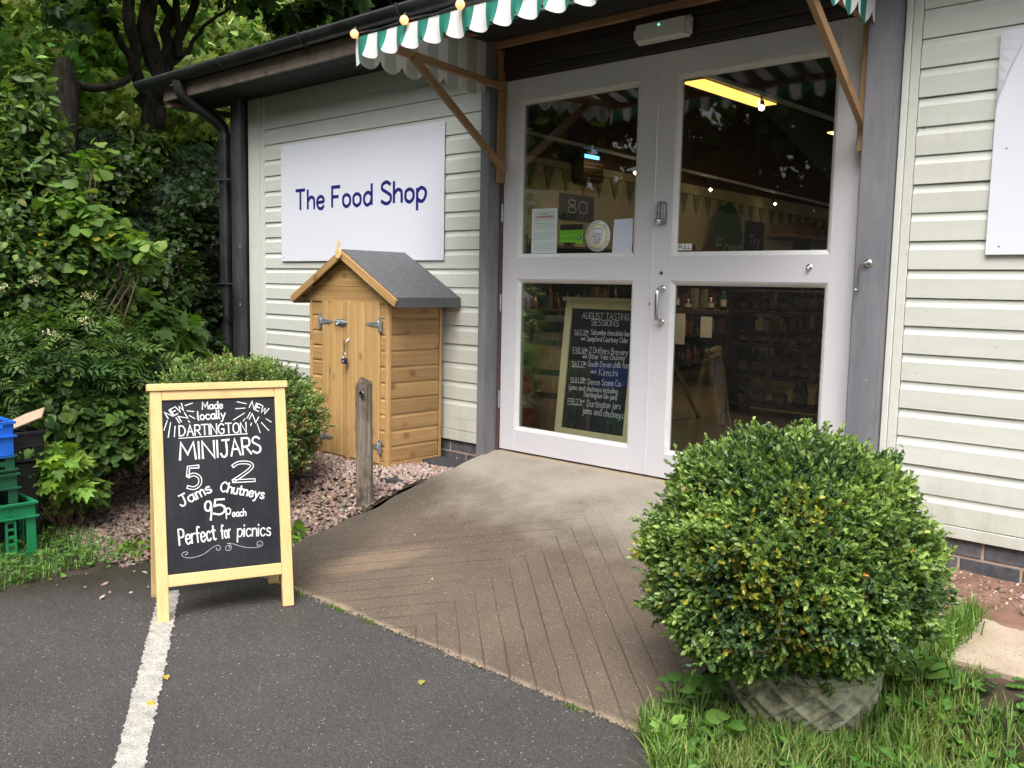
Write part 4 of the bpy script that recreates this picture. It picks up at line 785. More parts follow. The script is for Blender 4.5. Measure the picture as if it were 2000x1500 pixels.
b.prism([(apx+x*1.3, yF-.031, z+.004) for x, z in fp], (0, .012, 0)).build('finial', PALEX, shed, .003)
timber('skid', (-1.20, -.475, -.128), (-.375, -.475, -.128), .07, .036, SKID, shed); timber('skid', (-1.20, -.13, -.128), (-.375, -.13, -.128), .07, .036, SKID, shed)
MB().box(-.778, -.730, syf-.030, syf-.006, -.112, -.080).build('door_stop', SKID, shed, .004)
# ---------------------------------------------------------------- weathered post at the ramp edge
pc = Vector((-.118, -.895, -.30)); post = None; b = MB(); n = 40; rr = []; r2 = np.random.default_rng(3); ang = r2.uniform(0, 6.28, 26); dpt = r2.uniform(.3, 1, 26)
rings = 46
for j in range(rings+1):
    q = j/rings; vs = []
    for k in range(n):
        a = 2*math.pi*k/n; r = .0445*(1+.05*math.cos(2*a)) - sum(.0042*dpt[i]*math.exp(-((math.remainder(a-ang[i]-.15*math.sin(q*5+i), 2*math.pi))/.055)**2) for i in range(26)) + .0008*math.sin(a*9+q*40)
        h = .74; top = 1 if j < rings else .80; z = q*h + (0 if q < .9 else (q-.9)*10*(-.030*math.cos(a-2.6)-.008*math.cos(3*a)))
        vs.append((pc.x + r*top*math.cos(a) - .012*q, pc.y + r*top*math.sin(a), pc.z+z))
    rr += vs
b.add(rr, [(j*n+k, j*n+(k+1) % n, (j+1)*n+(k+1) % n, (j+1)*n+k) for j in range(rings) for k in range(n)] + [tuple(rings*n+k for k in range(n))])
pst = b.build('timber_bollard', OLDPOST); tag(pst, 'weathered grey timber post standing at the ramp edge before the wooden store', 'post')
# post socket (dark notch near its top)
MB().lathe([(.014, -.004), (.019, .001), (.021, .004), (.014, .006), (.002, .008)], (pc.x+.026, pc.y-.046, pc.z+.690), 14, 'y').build('bolt_socket', DARKM, pst)
# ---------------------------------------------------------------- the A-board on the asphalt
E1 = Vector((.3737, .9276, 0)); A0 = Vector((.306, -2.239, -.3765)); mid = A0+E1*.2635; bk = Vector((-E1.y, E1.x, 0))
ab = thing('pavement_sign', 'free-standing pale timber chalkboard sign advertising Dartington mini jars', 'sign', mid, math.atan2(E1.y, E1.x))
TL = R(10); ct, stt = math.cos(TL), math.sin(TL)
def lf(a, b_, dp=0.): return (a-.2635, b_*stt+dp*ct, b_*ct-dp*stt)     # a across, b up the board, dp behind its face
def slabp(name, a0, a1, b0, b1, d0, d1, mtl, bev=.002):
    M = MB().box(a0-.2635, a1-.2635, d0, d1, b0, b1); M.v = [(x, y*ct+z*stt, z*ct-y*stt) for x, y, z in M.v]; return M.build(name, mtl, ab, bev, world=False)
slabp('stile', -.002, .0415, 0, .905, 0, .030, PALE); slabp('stile', .4825, .527, 0, .905, 0, .030, PALE)
slabp('rail', .042, .482, .8675, .905, .001, .029, PALEX); slabp('rail', .042, .482, .133, .1795, .001, .029, PALEX); slabp('top_bar', -.0135, .5365, .9055, .934, -.008, .045, PALEX)
slabp('chalk_panel', .0425, .4815, .180, .867, .009, .014, CHALKB, 0)
F = lambda x, z, l: lf(x, z, .0088-l)
rg2 = np.random.default_rng(5)
for s, ax, az, bx_, bz, h in TA:
    small = s in ('NEW', 'IN'); az, bz, h = (az+.007, bz+.007, h*.93) if s in '52' and h > .07 else (az, bz, h); q = text_strokes(s, ax+(.006 if s == 'JARS' else 0), az, bx_, bz, h*(.80 if small else 1), gap=1.6)
    if s in ('5', '2') and h > .07: ribbons(outline(q, .0056), .0037, F, rg2).build('outlined_figure', CHALK, ab, world=False, recalc=False)
    else: ribbons(q, .0076 if s in ('MINI', 'JARS', '9', '5') else .0060 if s in ('Perfect', 'Chutneys', 'Jams') else .0042 if small or s in ('Made', 'each') else .0050, F, rg2).build('chalk_word', CHALK, ab, world=False, recalc=False)
for a, b_, c, d in RA: ribbons([[(a, b_), (c, d)]], .0034, F, rg2).build('chalk_stroke', CHALK, ab, world=False, recalc=False)
ribbons([smooth_pts(s, 6) for s in SA], .0019, F, rg2).build('scroll_flourish', CHALKD, ab, world=False, recalc=False)
def rear(name, a0, a1, b0, b1, d0, d1, mtl):
    M = MB().box(a0-.2635, a1-.2635, d0, d1, b0, b1); y1 = .91*stt*2+.04; M.v = [(x, y1-(y*ct+z*stt), z*ct-y*stt) for x, y, z in M.v]; return M.build(name, mtl, ab, .002, world=False)
rear('rear_stile', -.002, .0415, 0, .905, 0, .030, PALE); rear('rear_stile', .4825, .527, 0, .905, 0, .030, PALE); rear('rear_rail', .042, .482, .8675, .905, .001, .029, PALEX); rear('rear_rail', .042, .482, .133, .1795, .001, .029, PALEX); rear('rear_panel', .0425, .4815, .180, .867, .009, .014, CHALKB)
# ---------------------------------------------------------------- dark stones in the gravel
def slate(name, label, c, r, h, rz, seed):
    r3 = np.random.default_rng(seed); n = 11; P = []
    for k in range(n):
        a = 2*math.pi*k/n; q = r*(1+r3.uniform(-.22, .16)); x, y = q*math.cos(a)*1.35, q*math.sin(a)*.8; P.append((c[0]+x*math.cos(rz)-y*math.sin(rz), c[1]+x*math.sin(rz)+y*math.cos(rz), c[2]))
    tag(MB().prism(P, (.004, .006, h)).build(name, ROSTONE, None, .006, seg=2), label, 'stone')
slate('slate', 'flat dark slate lying in the gravel beside the pale timber chalkboard', (-.74, -.775, -.175), .085, .022, .8, 1); slate('slate', 'small dark slate lying between the timber post and wooden store', (-.205, -.64, -.165), .055, .05, .5, 4)
slate('slate', 'broad dark slab by the wooden store under the brick plinth', (-.27, -.17, -.112), .14, .028, .1, 6)
# ---------------------------------------------------------------- crates at the end of the gravel
def crate(name, label, x1, y1, z0, Lx, Ly, h, mtl, group, ladder=True):
    """open plastic crate whose +x face shows; x1, y1 is its near far-end corner"""
    t = thing(name, label, 'crate', (x1-Lx/2, y1-Ly/2, z0), 0, group); x0, y0 = x1-Lx, y1-Ly
    def rimbox(za, zb, o, w_): b = MB(); b.box(x0-o, x1+o, y0-o, y0-o+w_, za, zb).box(x0-o, x1+o, y1+o-w_, y1+o, za, zb).box(x0-o, x0-o+w_, y0-o+w_, y1+o-w_, za, zb).box(x1+o-w_, x1+o, y0-o+w_, y1+o-w_, za, zb); return b
    rimbox(z0+h-.012, z0+h, .010, .018).build('rim', mtl, t, .003); rimbox(z0+h-.075, z0+h-.067, .012, .014).build('rim', mtl, t, .002)
    rimbox(z0+.0, z0+.014, .0, .012).build('base_frame', mtl, t, .002)
    MB().box(x0+.012, x1-.012, y0+.012, y1-.012, z0+.002, z0+.007).build('base', mtl, t)
    for f_, (ax, p0, p1) in enumerate((('y', y0, y1), ('y', y0, y1), ('x', x0, x1), ('x', x0, x1))):
        b = MB(); Ln = p1-p0; n = max(3, int(Ln/.10)); face = (x1-.003, x0, y1-.003, y0)[f_]
        def bb(a0, a1, za, zb, o=0): (b.box(face-o*(f_ == 1), face+.003+o*(f_ == 0), a0, a1, za, zb) if ax == 'y' else b.box(a0, a1, face-o*(f_ == 3), face+.003+o*(f_ == 2), za, zb))
        for k in range(n+1):
            c = p0+.022+(Ln-.044)*k/n
            if k in (0, n): bb(c-.022 if k == 0 else c-.024, c+.024 if k == 0 else c+.022, z0+.014, z0+h-.012)
            elif ladder:
                bb(c-.024, c-.014, z0+.014, z0+h-.012, .004); bb(c+.014, c+.024, z0+.014, z0+h-.012, .004)
                for q in range(1, int(h/.036)): bb(c-.014, c+.014, z0+q*.036-.006, z0+q*.036+.006, .002)
            else: bb(c-.006, c+.006, z0+.014, z0+h-.012, .005)
        if not ladder: bb(p0+.01, p1-.01, z0+.03, z0+h-.03, -.0005)
        else: bb(p0+.046, p1-.046, z0+h-.066, z0+h-.012, -.0008)
        b.build('side_wall', mtl, t)
    return t
GC = mat('green_crate_plastic', (.012, .20, .075), (.02, .25, .10), .35, (4, 4, 4)); DGC = mat('dark_green_crate_plastic', (.012, .085, .038), (.02, .11, .05), .4, (4, 4, 4)); BC = mat('blue_crate_plastic', (.012, .12, .62), (.02, .16, .70), .35, (4, 4, 4))
crate('plastic_crate', 'bright green plastic crate standing in the grass, lowest of the stack', -.925, -2.235, -.372, .40, .60, .265, GC, 'stacked plastic crates')
crate('plastic_crate', 'dark green plastic crate resting on the bright green crate', -1.0, -2.285, -.165, .34, .54, .19, DGC, 'stacked plastic crates')
crate('plastic_crate', 'dark green plastic crate directly under the blue crate', -1.01, -2.29, .028, .34, .54, .085, DGC, 'stacked plastic crates', False)
crate('plastic_crate', 'bright blue plastic crate on top of the stack', -1.0, -2.295, .10, .34, .54, .175, BC, 'stacked plastic crates', False)
bc = crate('plastic_crate', 'black perforated plastic crate behind the coloured crate stack', -1.17, -2.10, .04, .30, .34, .15, mat('black_crate_plastic', (.012, .012, .013), rough=.4), 'stacked plastic crates')
MB().box(-1.50, -1.19, -2.42, -2.12, -.36, .035).build('storage_tub', mat('black_tub', (.01, .01, .011), rough=.5), None, .01); tag(bpy.data.objects['storage_tub'], 'black tub supporting the perforated crate behind the coloured stack', 'tub')
cb = MB().prism([(0, 0, 0), (.25, .01, 0), (.24, .10, 0), (.13, .11, 0), (0, .09, 0)], (0, 0, .006)).build('cardboard_sheet', mat('brown_cardboard', (.42, .28, .19), (.48, .33, .23), .8), None); cb.location = (-1.34, -2.26, .155); cb.rotation_euler = (R(30), R(-22), R(40)); tag(cb, 'torn strip of brown cardboard leaning out of the black crate', 'cardboard')
# ---------------------------------------------------------------- inside the shop, seen through the glass
TB_ = R(6.0); A2 = Vector((.27, .12, .0)); bb_ = thing('indoor_sign', 'cream framed August tasting sessions chalkboard leaning inside the door glass', 'sign', (.57, .15, 0))
def l2(a, b_, dp=0.): return (A2.x+a, A2.y+b_*math.sin(TB_)+dp*math.cos(TB_), A2.z+b_*math.cos(TB_)-dp*math.sin(TB_))
def slab2(name, a0, a1, b0, b1, d0, d1, mtl, bev=.002):
    M = MB().box(a0, a1, d0, d1, b0, b1); M.v = [l2(x, z, y) for x, y, z in M.v]; return M.build(name, mtl, bb_, bev)
slab2('stile', .036, .083, 0, .884, 0, .03, CREAMW); slab2('stile', .512, .560, 0, .884, 0, .03, CREAMW); slab2('rail', .0835, .5115, .843, .884, .001, .029, CREAMW); slab2('rail', .0835, .5115, .115, .162, .001, .029, CREAMW)
slab2('top_bar', .015, .58, .8845, .906, -.008, .05, CREAMW); slab2('chalk_panel', .0835, .5115, .1625, .8425, .009, .013, CHALKB, 0)
F2 = lambda x, z, l: l2(x, z, .0088-l)
CH2 = mat('chalk_dusty_white', (.62, .64, .66), (.75, .77, .78), .8)
for s, ax, az, bx_, bz, h in TB: ribbons(text_strokes(s, ax, az, bx_, bz, h, gap=1.7, k=4), .0030, F2, lift=.00003).build('chalk_word', CH2, bb_, recalc=False)
for a, b_, c, d in UB: ribbons([[(a, b_), (c, d)]], .0022, F2).build('underline', CH2, bb_, recalc=False)
br = thing('wine_barrel', 'oak barrel with black hoops behind the indoor chalkboard', 'barrel', (.0, .66, 0)); bc_ = (.0, .66, 0)
BARW = wood('barrel_oak', (.30, .17, .09), (.46, .29, .17), axis=2)
prof = [(.22+.07*math.sin(math.pi*q/12), .74*q/12) for q in range(13)]; MB().lathe([(.0, .73)] + prof[::-1], bc_, 26).build('stave_body', BARW, br)
for z0, z1 in ((.68, .74), (.60, .635), (.42, .455), (.28, .315), (0, .05)):
    f_ = lambda z: .2235+.07*math.sin(math.pi*z/.74); MB().lathe([(f_(z0), z0), (f_(z1), z1)], bc_, 32).build('hoop', DARKM, br)
MB().box(-.12, .05, .52, .62, .741, .775).build('paper_stack', WST, None, .004); tag(bpy.data.objects['paper_stack'], 'white stack of leaflets on top of the barrel', 'leaflets')
fe = thing('fire_extinguisher', 'red fire extinguisher beside the barrel', 'fire extinguisher', (-.165, .40, 0)); MB().lathe([(0, 0), (.055, 0), (.06, .02), (.06, .34), (.05, .38), (.02, .40), (.02, .42), (0, .42)], (-.165, .40, 0), 20).build('cylinder', mat('red_enamel', (.55, .02, .02), rough=.3), fe); MB().box(-.195, -.105, .385, .415, .43, .46).build('lever', CHROME, fe, .004); MB().lathe([(.0605, .2), (.0605, .29)], (-.165, .40, 0), 20).build('label', mat('extinguisher_label', (.6, .5, .4)), fe)
# shelving with jars and bottles
SHM = mat('dark_shelf', (.03, .028, .026), (.06, .05, .045), .6); sh = thing('display_shelves', 'dark shelving unit stocked with jars behind the right-hand glass'.replace('right-hand', 'lower'), 'shelves', (.75, 2.75, 0))
for z in (.08, .30, .55, .80, .96): MB().box(.02, 1.5, 2.6, 2.95, z-.02, z).build('shelf', SHM, sh, .002)
for x in (.02, 1.48): MB().box(x-.02, x+.02, 2.6, 2.95, 0, .96).build('upright', SHM, sh, .002)
JM = [mat('amber_jar', (.12, .05, .015), rough=.15), mat('green_bottle', (.02, .06, .025), rough=.12), mat('dark_jam_jar', (.06, .012, .015), rough=.15)]; LBL = mat('cream_jar_label', (.42, .40, .32))
protos = []
for k, (hb, rb) in enumerate(((.12, .032), (.19, .030), (.10, .036))):
    t = bpy.data.objects.new('jar', None); COL.objects.link(t); ROOTM[t.name] = Matrix(); tag(t, 'glass jar or bottle with a pale label on the dark display shelves', 'jar', 'jars and bottles on the display shelves')
    MB().lathe([(0, 0), (rb, 0), (rb, hb*.7), (rb*.5, hb*.85), (rb*.5, hb*.9)], (0, 0, 0), 12).build('glass', JM[k], t, world=False); MB().lathe([(rb*.6, hb*.88), (rb*.6, hb), (0, hb)], (0, 0, 0), 12).build('lid', GALV if k != 1 else BLACK, t, world=False); MB().lathe([(rb+.0008, hb*.2), (rb+.0008, hb*.55)], (0, 0, 0), 12).build('label', LBL, t, world=False); protos.append(t)
first = [True]*3; ORD = 'first second third fourth fifth sixth seventh eighth ninth tenth eleventh twelfth thirteenth fourteenth fifteenth sixteenth'.split()
for sh_i, z in enumerate((.08, .30, .55, .80)):
    for q in range(16):
        k = (sh_i+q//5) % 3; o = protos[k] if first[k] else copy_tree(protos[k]); first[k] = False; o['label'] = '%s with pale label, %s along the %s display shelf' % (('amber jar', 'green bottle', 'dark jam jar')[k], ORD[q], ('lowest', 'second lowest', 'second highest', 'highest')[sh_i])
        o.location = (.10+q*.088+rg.uniform(-.008, .008), 2.68+(q % 2)*.06, z+.001)
tb = thing('display_table', 'dark display table with white price cards at the back of the shop', 'table', (-1.1, 4.3, 0)); MB().box(-1.9, -.3, 3.9, 4.8, .72, .76).build('table_top', SHM, tb, .004)
for x in (-1.85, -.35):
    for y in (3.95, 4.75): MB().box(x-.03, x+.03, y-.03, y+.03, 0, .72).build('leg', SHM, tb)
for k, (x, y, z, w_, h_) in enumerate(((-1.3, 3.885, .42, .22, .3), (-.95, 3.885, .5, .12, .2), (-.62, 3.885, .5, .10, .18))):
    o = MB().box(x-w_/2, x+w_/2, y-.01, y, z, z+h_).build('price_card', WST, tb)
for k in range(7):
    o = copy_tree(protos[k % 3]); o.location = (-1.7+k*.2, 4.1+.1*(k % 2), .761); o['label'] = '%s, %s along the dark display table' % (('amber jar', 'green bottle', 'dark jam jar')[k % 3], ORD[k]); o['group'] = 'jars on the display table'
rk = thing('wooden_rack', 'wooden A-frame rack of pale rolled goods just inside the glass', 'rack', (-.02, 1.75, 0)); timber('rack_leg', (-.10, 1.55, .0), (-.12, 1.75, .62), .035, .02, TIMBER, rk); timber('rack_leg', (.06, 2.12, .0), (-.10, 1.80, .62), .035, .02, TIMBER, rk); timber('rack_top', (-.16, 1.70, .63), (-.02, 1.86, .63), .06, .03, TIMBER, rk)
for k in range(9): MB().tube([(-.02-.01*(k % 2), 1.72, .50-k*.055), (-.15, 1.62, .51-k*.055)], .022, 10).build('roll', mat('pale_roll', (.45, .4, .3)) if k == 0 else bpy.data.materials['pale_roll'], rk)
# ceiling track, spots, batten, fly killer
tk = thing('lighting_track', 'white ceiling lighting track with spotlights running into the shop', 'light track', (-.1, 3, 2.55)); timber('track_rail', (-.04, 1.55, 2.53), (-.04, 9, 2.53), .035, .03, STEEL, tk)
WARM = emis('spot_lamp_face', (1, .82, .5), 14)
for y in (3.05, 4.82):
    x = -.04; MB().tube([(x, y, 2.515), (x, y, 2.47)], .008, 8).build('spot_stem', DARKM, tk); MB().tube([(x-.02, y+.03, 2.475), (x+.03, y-.05, 2.415)], .028, 14).build('spot_head', DARKM, tk); MB().tube([(x+.0305, y-.0508, 2.4145), (x+.032, y-.053, 2.412)], .023, 14).build('spot_face', WARM, tk)
    ld = bpy.data.lights.new('spot_lamp', 'SPOT'); ld.energy = 14; ld.color = (1, .72, .4); ld.spot_size = R(110); ld.shadow_soft_size = .03; lo = bpy.data.objects.new('spot_lamp', ld); COL.objects.link(lo); lo.location = (x+.04, y-.07, 2.40); lo.rotation_euler = Vector((-.45, .55, -.2 if y > 4 else .6)).to_track_quat('Z', 'Y').to_euler() if False else Vector((.35, -.5, .62)).to_track_quat('Z', 'Y').to_euler(); lo.parent = tk; lo.location = Vector((x+.04, y-.07, 2.40))-Vector(tk.location)
la = bpy.data.lights.new('batten_lamp', 'AREA'); la.shape = 'RECTANGLE'; la.size = .18; la.size_y = 1.1; la.energy = 9; la.color = (1, .80, .50); lo = bpy.data.objects.new('batten_lamp', la); COL.objects.link(lo); lo.location = (-.155, 2.775, 2.495)
fb = thing('ceiling_batten', 'glowing yellow fluorescent batten light under the shop ceiling', 'light', (-.25, 2.75, 2.5)); MB().box(-.25, -.06, 2.20, 3.35, 2.50, 2.505).build('diffuser', emis('yellow_batten_glow', (1, .62, .12), .8), fb); MB().box(-.25, -.06, 2.20, 3.35, 2.506, 2.55).build('casing', STEEL, fb)
MB().box(-.62, -.40, 5.6, 6.4, 2.62, 2.63).build('spotlit_glow_patch', emis('warm_spotlit_glow', (1, .55, .16), 2.2), None); tag(bpy.data.objects['spotlit_glow_patch'], 'warm emissive patch standing in for the spotlit glow near the second spotlight', 'light')  # emissive patch imitating the glow thrown by the spotlight
tk2 = thing('wall_track', 'long white lighting track near the gable wall of the shop', 'light track', (-2.4, 5, 2.4)); timber('track_rail', (-2.38, 2.4, 2.44), (-2.38, 11, 2.24), .03, .03, STEEL, tk2)
for y in (4.6, 6.2, 7.9): MB().tube([(-2.38, y, 2.40-(y-2.4)*.0233), (-2.38, y, 2.33-(y-2.4)*.0233), (-2.33, y-.03, 2.28-(y-2.4)*.0233)], .014, 8).build('spot_head', DARKM, tk2); MB().lathe([(1e-4, -.02), (.02, 0), (1e-4, .02)], (-2.325, y-.035, 2.27-(y-2.4)*.0233), 10).build('spot_lamp_bulb', WARM, tk2)
fk = thing('fly_killer', 'glossy black wall fly killer with a blue lamp strip', 'fly killer', (-2.45, 3.95, 2.1)); MB().box(-2.559, -2.40, 3.72, 4.12, 2.06, 2.36).build('case', mat('glossy_black_case', (.05, .035, .02), rough=.12), fk, .03, seg=3); MB().box(-2.399, -2.394, 3.76, 4.0, 2.30, 2.335).build('lamp_strip', emis('blue_tube', (.08, .35, 1), 2.6), fk)
for k in range(4): MB().tube([(-2.395, 3.76, 2.10+k*.045), (-2.395, 4.08, 2.10+k*.045)], .006, 6).build('guard_bar', CHROME, fk)
for (y0, y1, z0, z1, lab, wr) in ((3.55, 4.12, 1.66, 1.93, 'framed chalkboard with the chalk figure 80 on the gable wall', '80'), (7.48, 8.0, 1.50, 1.90, 'small framed chalkboard with chalk writing beyond the green pear sign', 'Try'), (5.0, 5.3, 1.65, 1.95, 'small dark notice board between the bunting and the fly killer', ''), (8.95, 9.5, 1.45, 1.8, 'brown picture frame on the far gable wall', '')):
    t = thing('wall_chalkboard', lab, 'chalkboard', (-2.55, y0, z0)); MB().box(-2.558, -2.535, y0, y1, z0, z1).build('board_panel', CHALKB, t, .003)
    if wr: ribbons(text_strokes(wr, y0+.12, z0+.08, y1-.12, z0+.08, .13), .010, lambda y, z, l: (-2.534+l, y, z)).build('lettering', CHALKD, t, recalc=False)
bt = thing('bunting', 'green patterned bunting flags strung along the gable wall', 'bunting', (-2.54, 5, 2.2)); BUNT = mat('bunting_cloth', (.05, .08, .03), (.25, .25, .12), .8, (60, 60, 60), .45, .55)
MB().tube([(-2.545, 2.9, 2.19), (-2.545, 10.5, 2.05)], .004, 6).build('cord', BUNT, bt)
for k in range(26): y = 3.0+k*.285; z = 2.19-(y-2.9)*.0184; MB().prism([(-2.55, y, z), (-2.55, y+.17, z-.003), (-2.55, y+.085, z-.24)], (.004, 0, 0)).build('flag', BUNT, bt)
pr_ = thing('pear_sign', 'large green pear shaped sign lettered Food hanging inside the shop', 'sign', (-2.4, 6.8, 1.5)); P = []
for k in range(40):
    a = 2*math.pi*k/40; r = .60*(1+.10*math.cos(2*a)+.0*math.sin(a)); P.append((-2.42, 6.78+r*.62*math.cos(a)*(1-.22*math.sin(a)), 1.52+r*1.02*math.sin(a)))
MB().prism(P, (.02, 0, 0)).build('sign_panel', mat('pear_green', (.01, .07, .018), (.015, .09, .025), .5), pr_)
ribbons(text_strokes('Food', 6.50, 1.44, 7.15, 1.44, .17)+text_strokes('on', 6.75, 1.12, 7.0, 1.12, .2), .02, lambda y, z, l: (-2.398+l, y, z)).build('lettering', mat('cream_lettering', (.4, .36, .2)), pr_, recalc=False)
ws = thing('wall_shelves', 'brown wooden wall shelves of boxes at the far end of the gable wall', 'shelves', (-2.4, 9.3, 1.4))
for z in (1.45, 1.72): MB().box(-2.555, -2.2, 8.1, 10.4, z, z+.03).build('shelf', TIMBER, ws)
for k in range(7): o = MB().box(-2.5, -2.25, 8.2+k*.3, 8.43+k*.3, 1.75, 1.75+.12+.04*(k % 3)).build('box', mat('brown_box', (.16, .06, .03), (.2, .08, .04)) if k == 0 else bpy.data.materials['brown_box'], None); tag(o, 'small brown carton, %s along the upper wall shelf' % ORD[k], 'box', 'cartons on the wall shelves')

gs = thing('stocked_wall_shelving', 'long dark shelving crowded with goods along the gable wall inside the shop', 'shelving', (-2.3, 5.5, 0))
for z in (.1, .42, .74, 1.06, 1.36): MB().box(-2.555, -2.15, 2.2, 10.2, z-.02, z).build('shelf', SHM, gs)
MB().box(-2.557, -2.545, 2.2, 10.2, 0, 1.38).build('back_panel', SHM, gs)
for k, mt in enumerate((JM[0], JM[1], JM[2], mat('cream_packet', (.34, .31, .22)), mat('brown_packet', (.12, .06, .03)))):
    b = MB()
    for z in (.1, .42, .74, 1.06, 1.36):
        for y in np.arange(2.3, 10.1, .11):
            if rg.random() < .26:
                h = rg.uniform(.10, .24) if z < 1.3 else rg.uniform(.06, .14); w_ = rg.uniform(.03, .05); x = rg.uniform(-2.35, -2.2)
                if k < 3: b.lathe([(w_*.8, 0), (w_*.8, h*.65), (w_*.3, h*.8), (w_*.3, h), (0, h)], (x, y+k*.02, z), 8)
                else: b.box(x-.03, x+.03, y-w_, y+w_, z, z+h)
    b.build('packed_goods', mt, gs)['kind'] = 'stuff'
# ---------------------------------------------------------------- gravel (real chips, far too many to count)
def stones(name, P, S, C, mtl, flat=.5):
    n = len(P); cube = np.array([(x, y, z) for z in (-1, 1) for y in (-1, 1) for x in (-1, 1)], float)*.5
    V = cube[None]*(1+rg.uniform(-.55, .25, (n, 8, 3))); V *= np.stack([S*rg.uniform(.8, 1.35, n), S*rg.uniform(.6, 1., n), S*flat*rg.uniform(.6, 1.2, n)], 1)[:, None]
    q = rg.normal(size=(n, 4))*np.array([1, .28, .28, 1]); q[:, 0] += .2; q /= np.linalg.norm(q, axis=1, keepdims=True); w_, x, y, z = q.T
    M = np.stack([1-2*(y*y+z*z), 2*(x*y-z*w_), 2*(x*z+y*w_), 2*(x*y+z*w_), 1-2*(x*x+z*z), 2*(y*z-x*w_), 2*(x*z-y*w_), 2*(y*z+x*w_), 1-2*(x*x+y*y)], 1).reshape(n, 3, 3)
    V = np.einsum('nij,nkj->nki', M, V) + P[:, None]; F = np.array([(0, 2, 3, 1), (4, 5, 7, 6), (0, 1, 5, 4), (2, 6, 7, 3), (0, 4, 6, 2), (1, 3, 7, 5)])
    loops = (np.arange(n)[:, None, None]*8+F[None]).ravel(); return link_mesh(name, np_mesh(name, V.reshape(-1, 3), loops, np.arange(n*6)*4, np.repeat(C, 6, 0), mtl))
n = 21000; x = rg.uniform(-2.7, -.07, n); y = rg.uniform(-2.05, -.03, n)
edge = -1.50 - .55*ss((-.07-x)/.5) + .05*vnoise(x*6, y*6); k = (y > edge) & (x > -2.45+.35*np.clip(-1-y, 0, 2)+.12*vnoise(y*4, x*2)); k &= ~((x > -1.15) & (x < -.42) & (y > -.42))
k &= (rg.random(n) < np.where(x < -1.1, .72, 1)); x, y = x[k], y[k]; S = rg.uniform(.014, .031, len(x)); zg = z_left(x, y)
z = np.where(z_left(x, y) > -9, zg, 0) + S*.22 + rg.uniform(0, .012, len(x))
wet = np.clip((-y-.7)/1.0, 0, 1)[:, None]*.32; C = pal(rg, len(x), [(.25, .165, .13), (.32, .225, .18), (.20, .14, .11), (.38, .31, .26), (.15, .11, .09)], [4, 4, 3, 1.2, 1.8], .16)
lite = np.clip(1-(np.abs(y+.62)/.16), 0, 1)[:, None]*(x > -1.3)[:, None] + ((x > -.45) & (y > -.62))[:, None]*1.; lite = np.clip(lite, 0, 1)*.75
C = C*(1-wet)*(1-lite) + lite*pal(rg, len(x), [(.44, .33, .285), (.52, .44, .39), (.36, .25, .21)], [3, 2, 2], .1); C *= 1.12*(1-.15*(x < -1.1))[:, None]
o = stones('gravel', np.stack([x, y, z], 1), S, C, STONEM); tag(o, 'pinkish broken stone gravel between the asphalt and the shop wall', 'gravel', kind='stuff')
n = 260; x = rg.uniform(-1.1, -.1, n); y = rg.uniform(-2.4, -1.5, n); k = (y < -1.52-.5*(-.07-x)) & (rg.random(n) < .35); x, y = x[k], y[k]; S = rg.uniform(.006, .024, len(x))
P = np.stack([x, y, np.maximum(z_left(x, y), -.378)+S*.15], 1)
# right-hand soil strip: broken pale stone bits
n = 1500; x2 = rg.uniform(2.2, 4.2, n); y2 = rg.uniform(-.39, -.04, n); S2 = rg.uniform(.004, .014, n)*(1+2.0*(rg.random(n) < .07)); P2 = np.stack([x2, y2, z_right(x2, y2)+S2*.1], 1)
C = np.vstack([pal(rg, len(x), [(.40, .27, .22), (.52, .42, .36), (.3, .2, .17)], [3, 2, 2]), pal(rg, n, [(.36, .24, .19), (.24, .14, .10), (.55, .45, .38)], [3, 4, 1.6])])
o = stones('loose_stones', np.vstack([P, P2]), np.concatenate([S, S2]), C, STONEM); tag(o, 'loose stone chips scattered on the soil and asphalt edge', 'stones', kind='stuff')
n = 500; xe = rg.uniform(-.05, 2.15, n); ye = -1.640+rg.normal(0, .010, n); o = stones('edge_grit', np.stack([xe, ye, np.full(n, -.3765)], 1), rg.uniform(.003, .010, n), pal(rg, n, [(.22, .17, .12), (.34, .28, .21), (.10, .08, .06)], [3, 2, 2]), STONEM); tag(o, 'fine grit and crumbs gathered in the joint between ramp and asphalt', 'grit', kind='stuff')
# litter on asphalt and ramp: pale grit and a few fallen leaves
for k, (px, py, s_, c) in enumerate([(.83, -1.28, .012, (.75, .72, .6)), (.42, -1.02, .012, (.7, .68, .6)), (1.55, -.62, .01, (.7, .68, .6))]):
    o = stones('pebble', np.array([(px, py, py*RS+.004)]), np.array([s_]), np.array([c]), STONEM); tag(o, ['white pebble on the ramp below the doors', 'white pebble on the damp algae edge of the ramp', 'small pale pebble near the door threshold'][k], 'pebble')

# ---------------------------------------------------------------- grass
def grass(name, P, H, C, lean=.5, wd=.0024, mtl=None):
    n = len(P); a = rg.uniform(0, 2*np.pi, n); dr = np.stack([np.cos(a), np.sin(a), np.zeros(n)], 1); sd = np.stack([-np.sin(a), np.cos(a), np.zeros(n)], 1); ln = (rg.random(n)**1.3*lean*1.9+.06)*H; rows = []
    for t, wq in ((0, 1), (.38, .9), (.72, .62), (1, .04)):
        c = P + np.array([0, 0, 1])*(H*(t-.28*t*t*(ln/H)))[:, None] + dr*(ln*t*t)[:, None]; rows += [c-sd*wd*wq*(H/.07)[:, None]**.4, c+sd*wd*wq*(H/.07)[:, None]**.4]
    V = np.stack(rows, 1); F = np.array([(0, 1, 3, 2), (2, 3, 5, 4), (4, 5, 7, 6)]); return np_mesh(name, V.reshape(-1, 3), (np.arange(n)[:, None, None]*8+F[None]).ravel(), np.arange(n*3)*4, np.repeat(C, 3, 0), mtl or LEAFG)
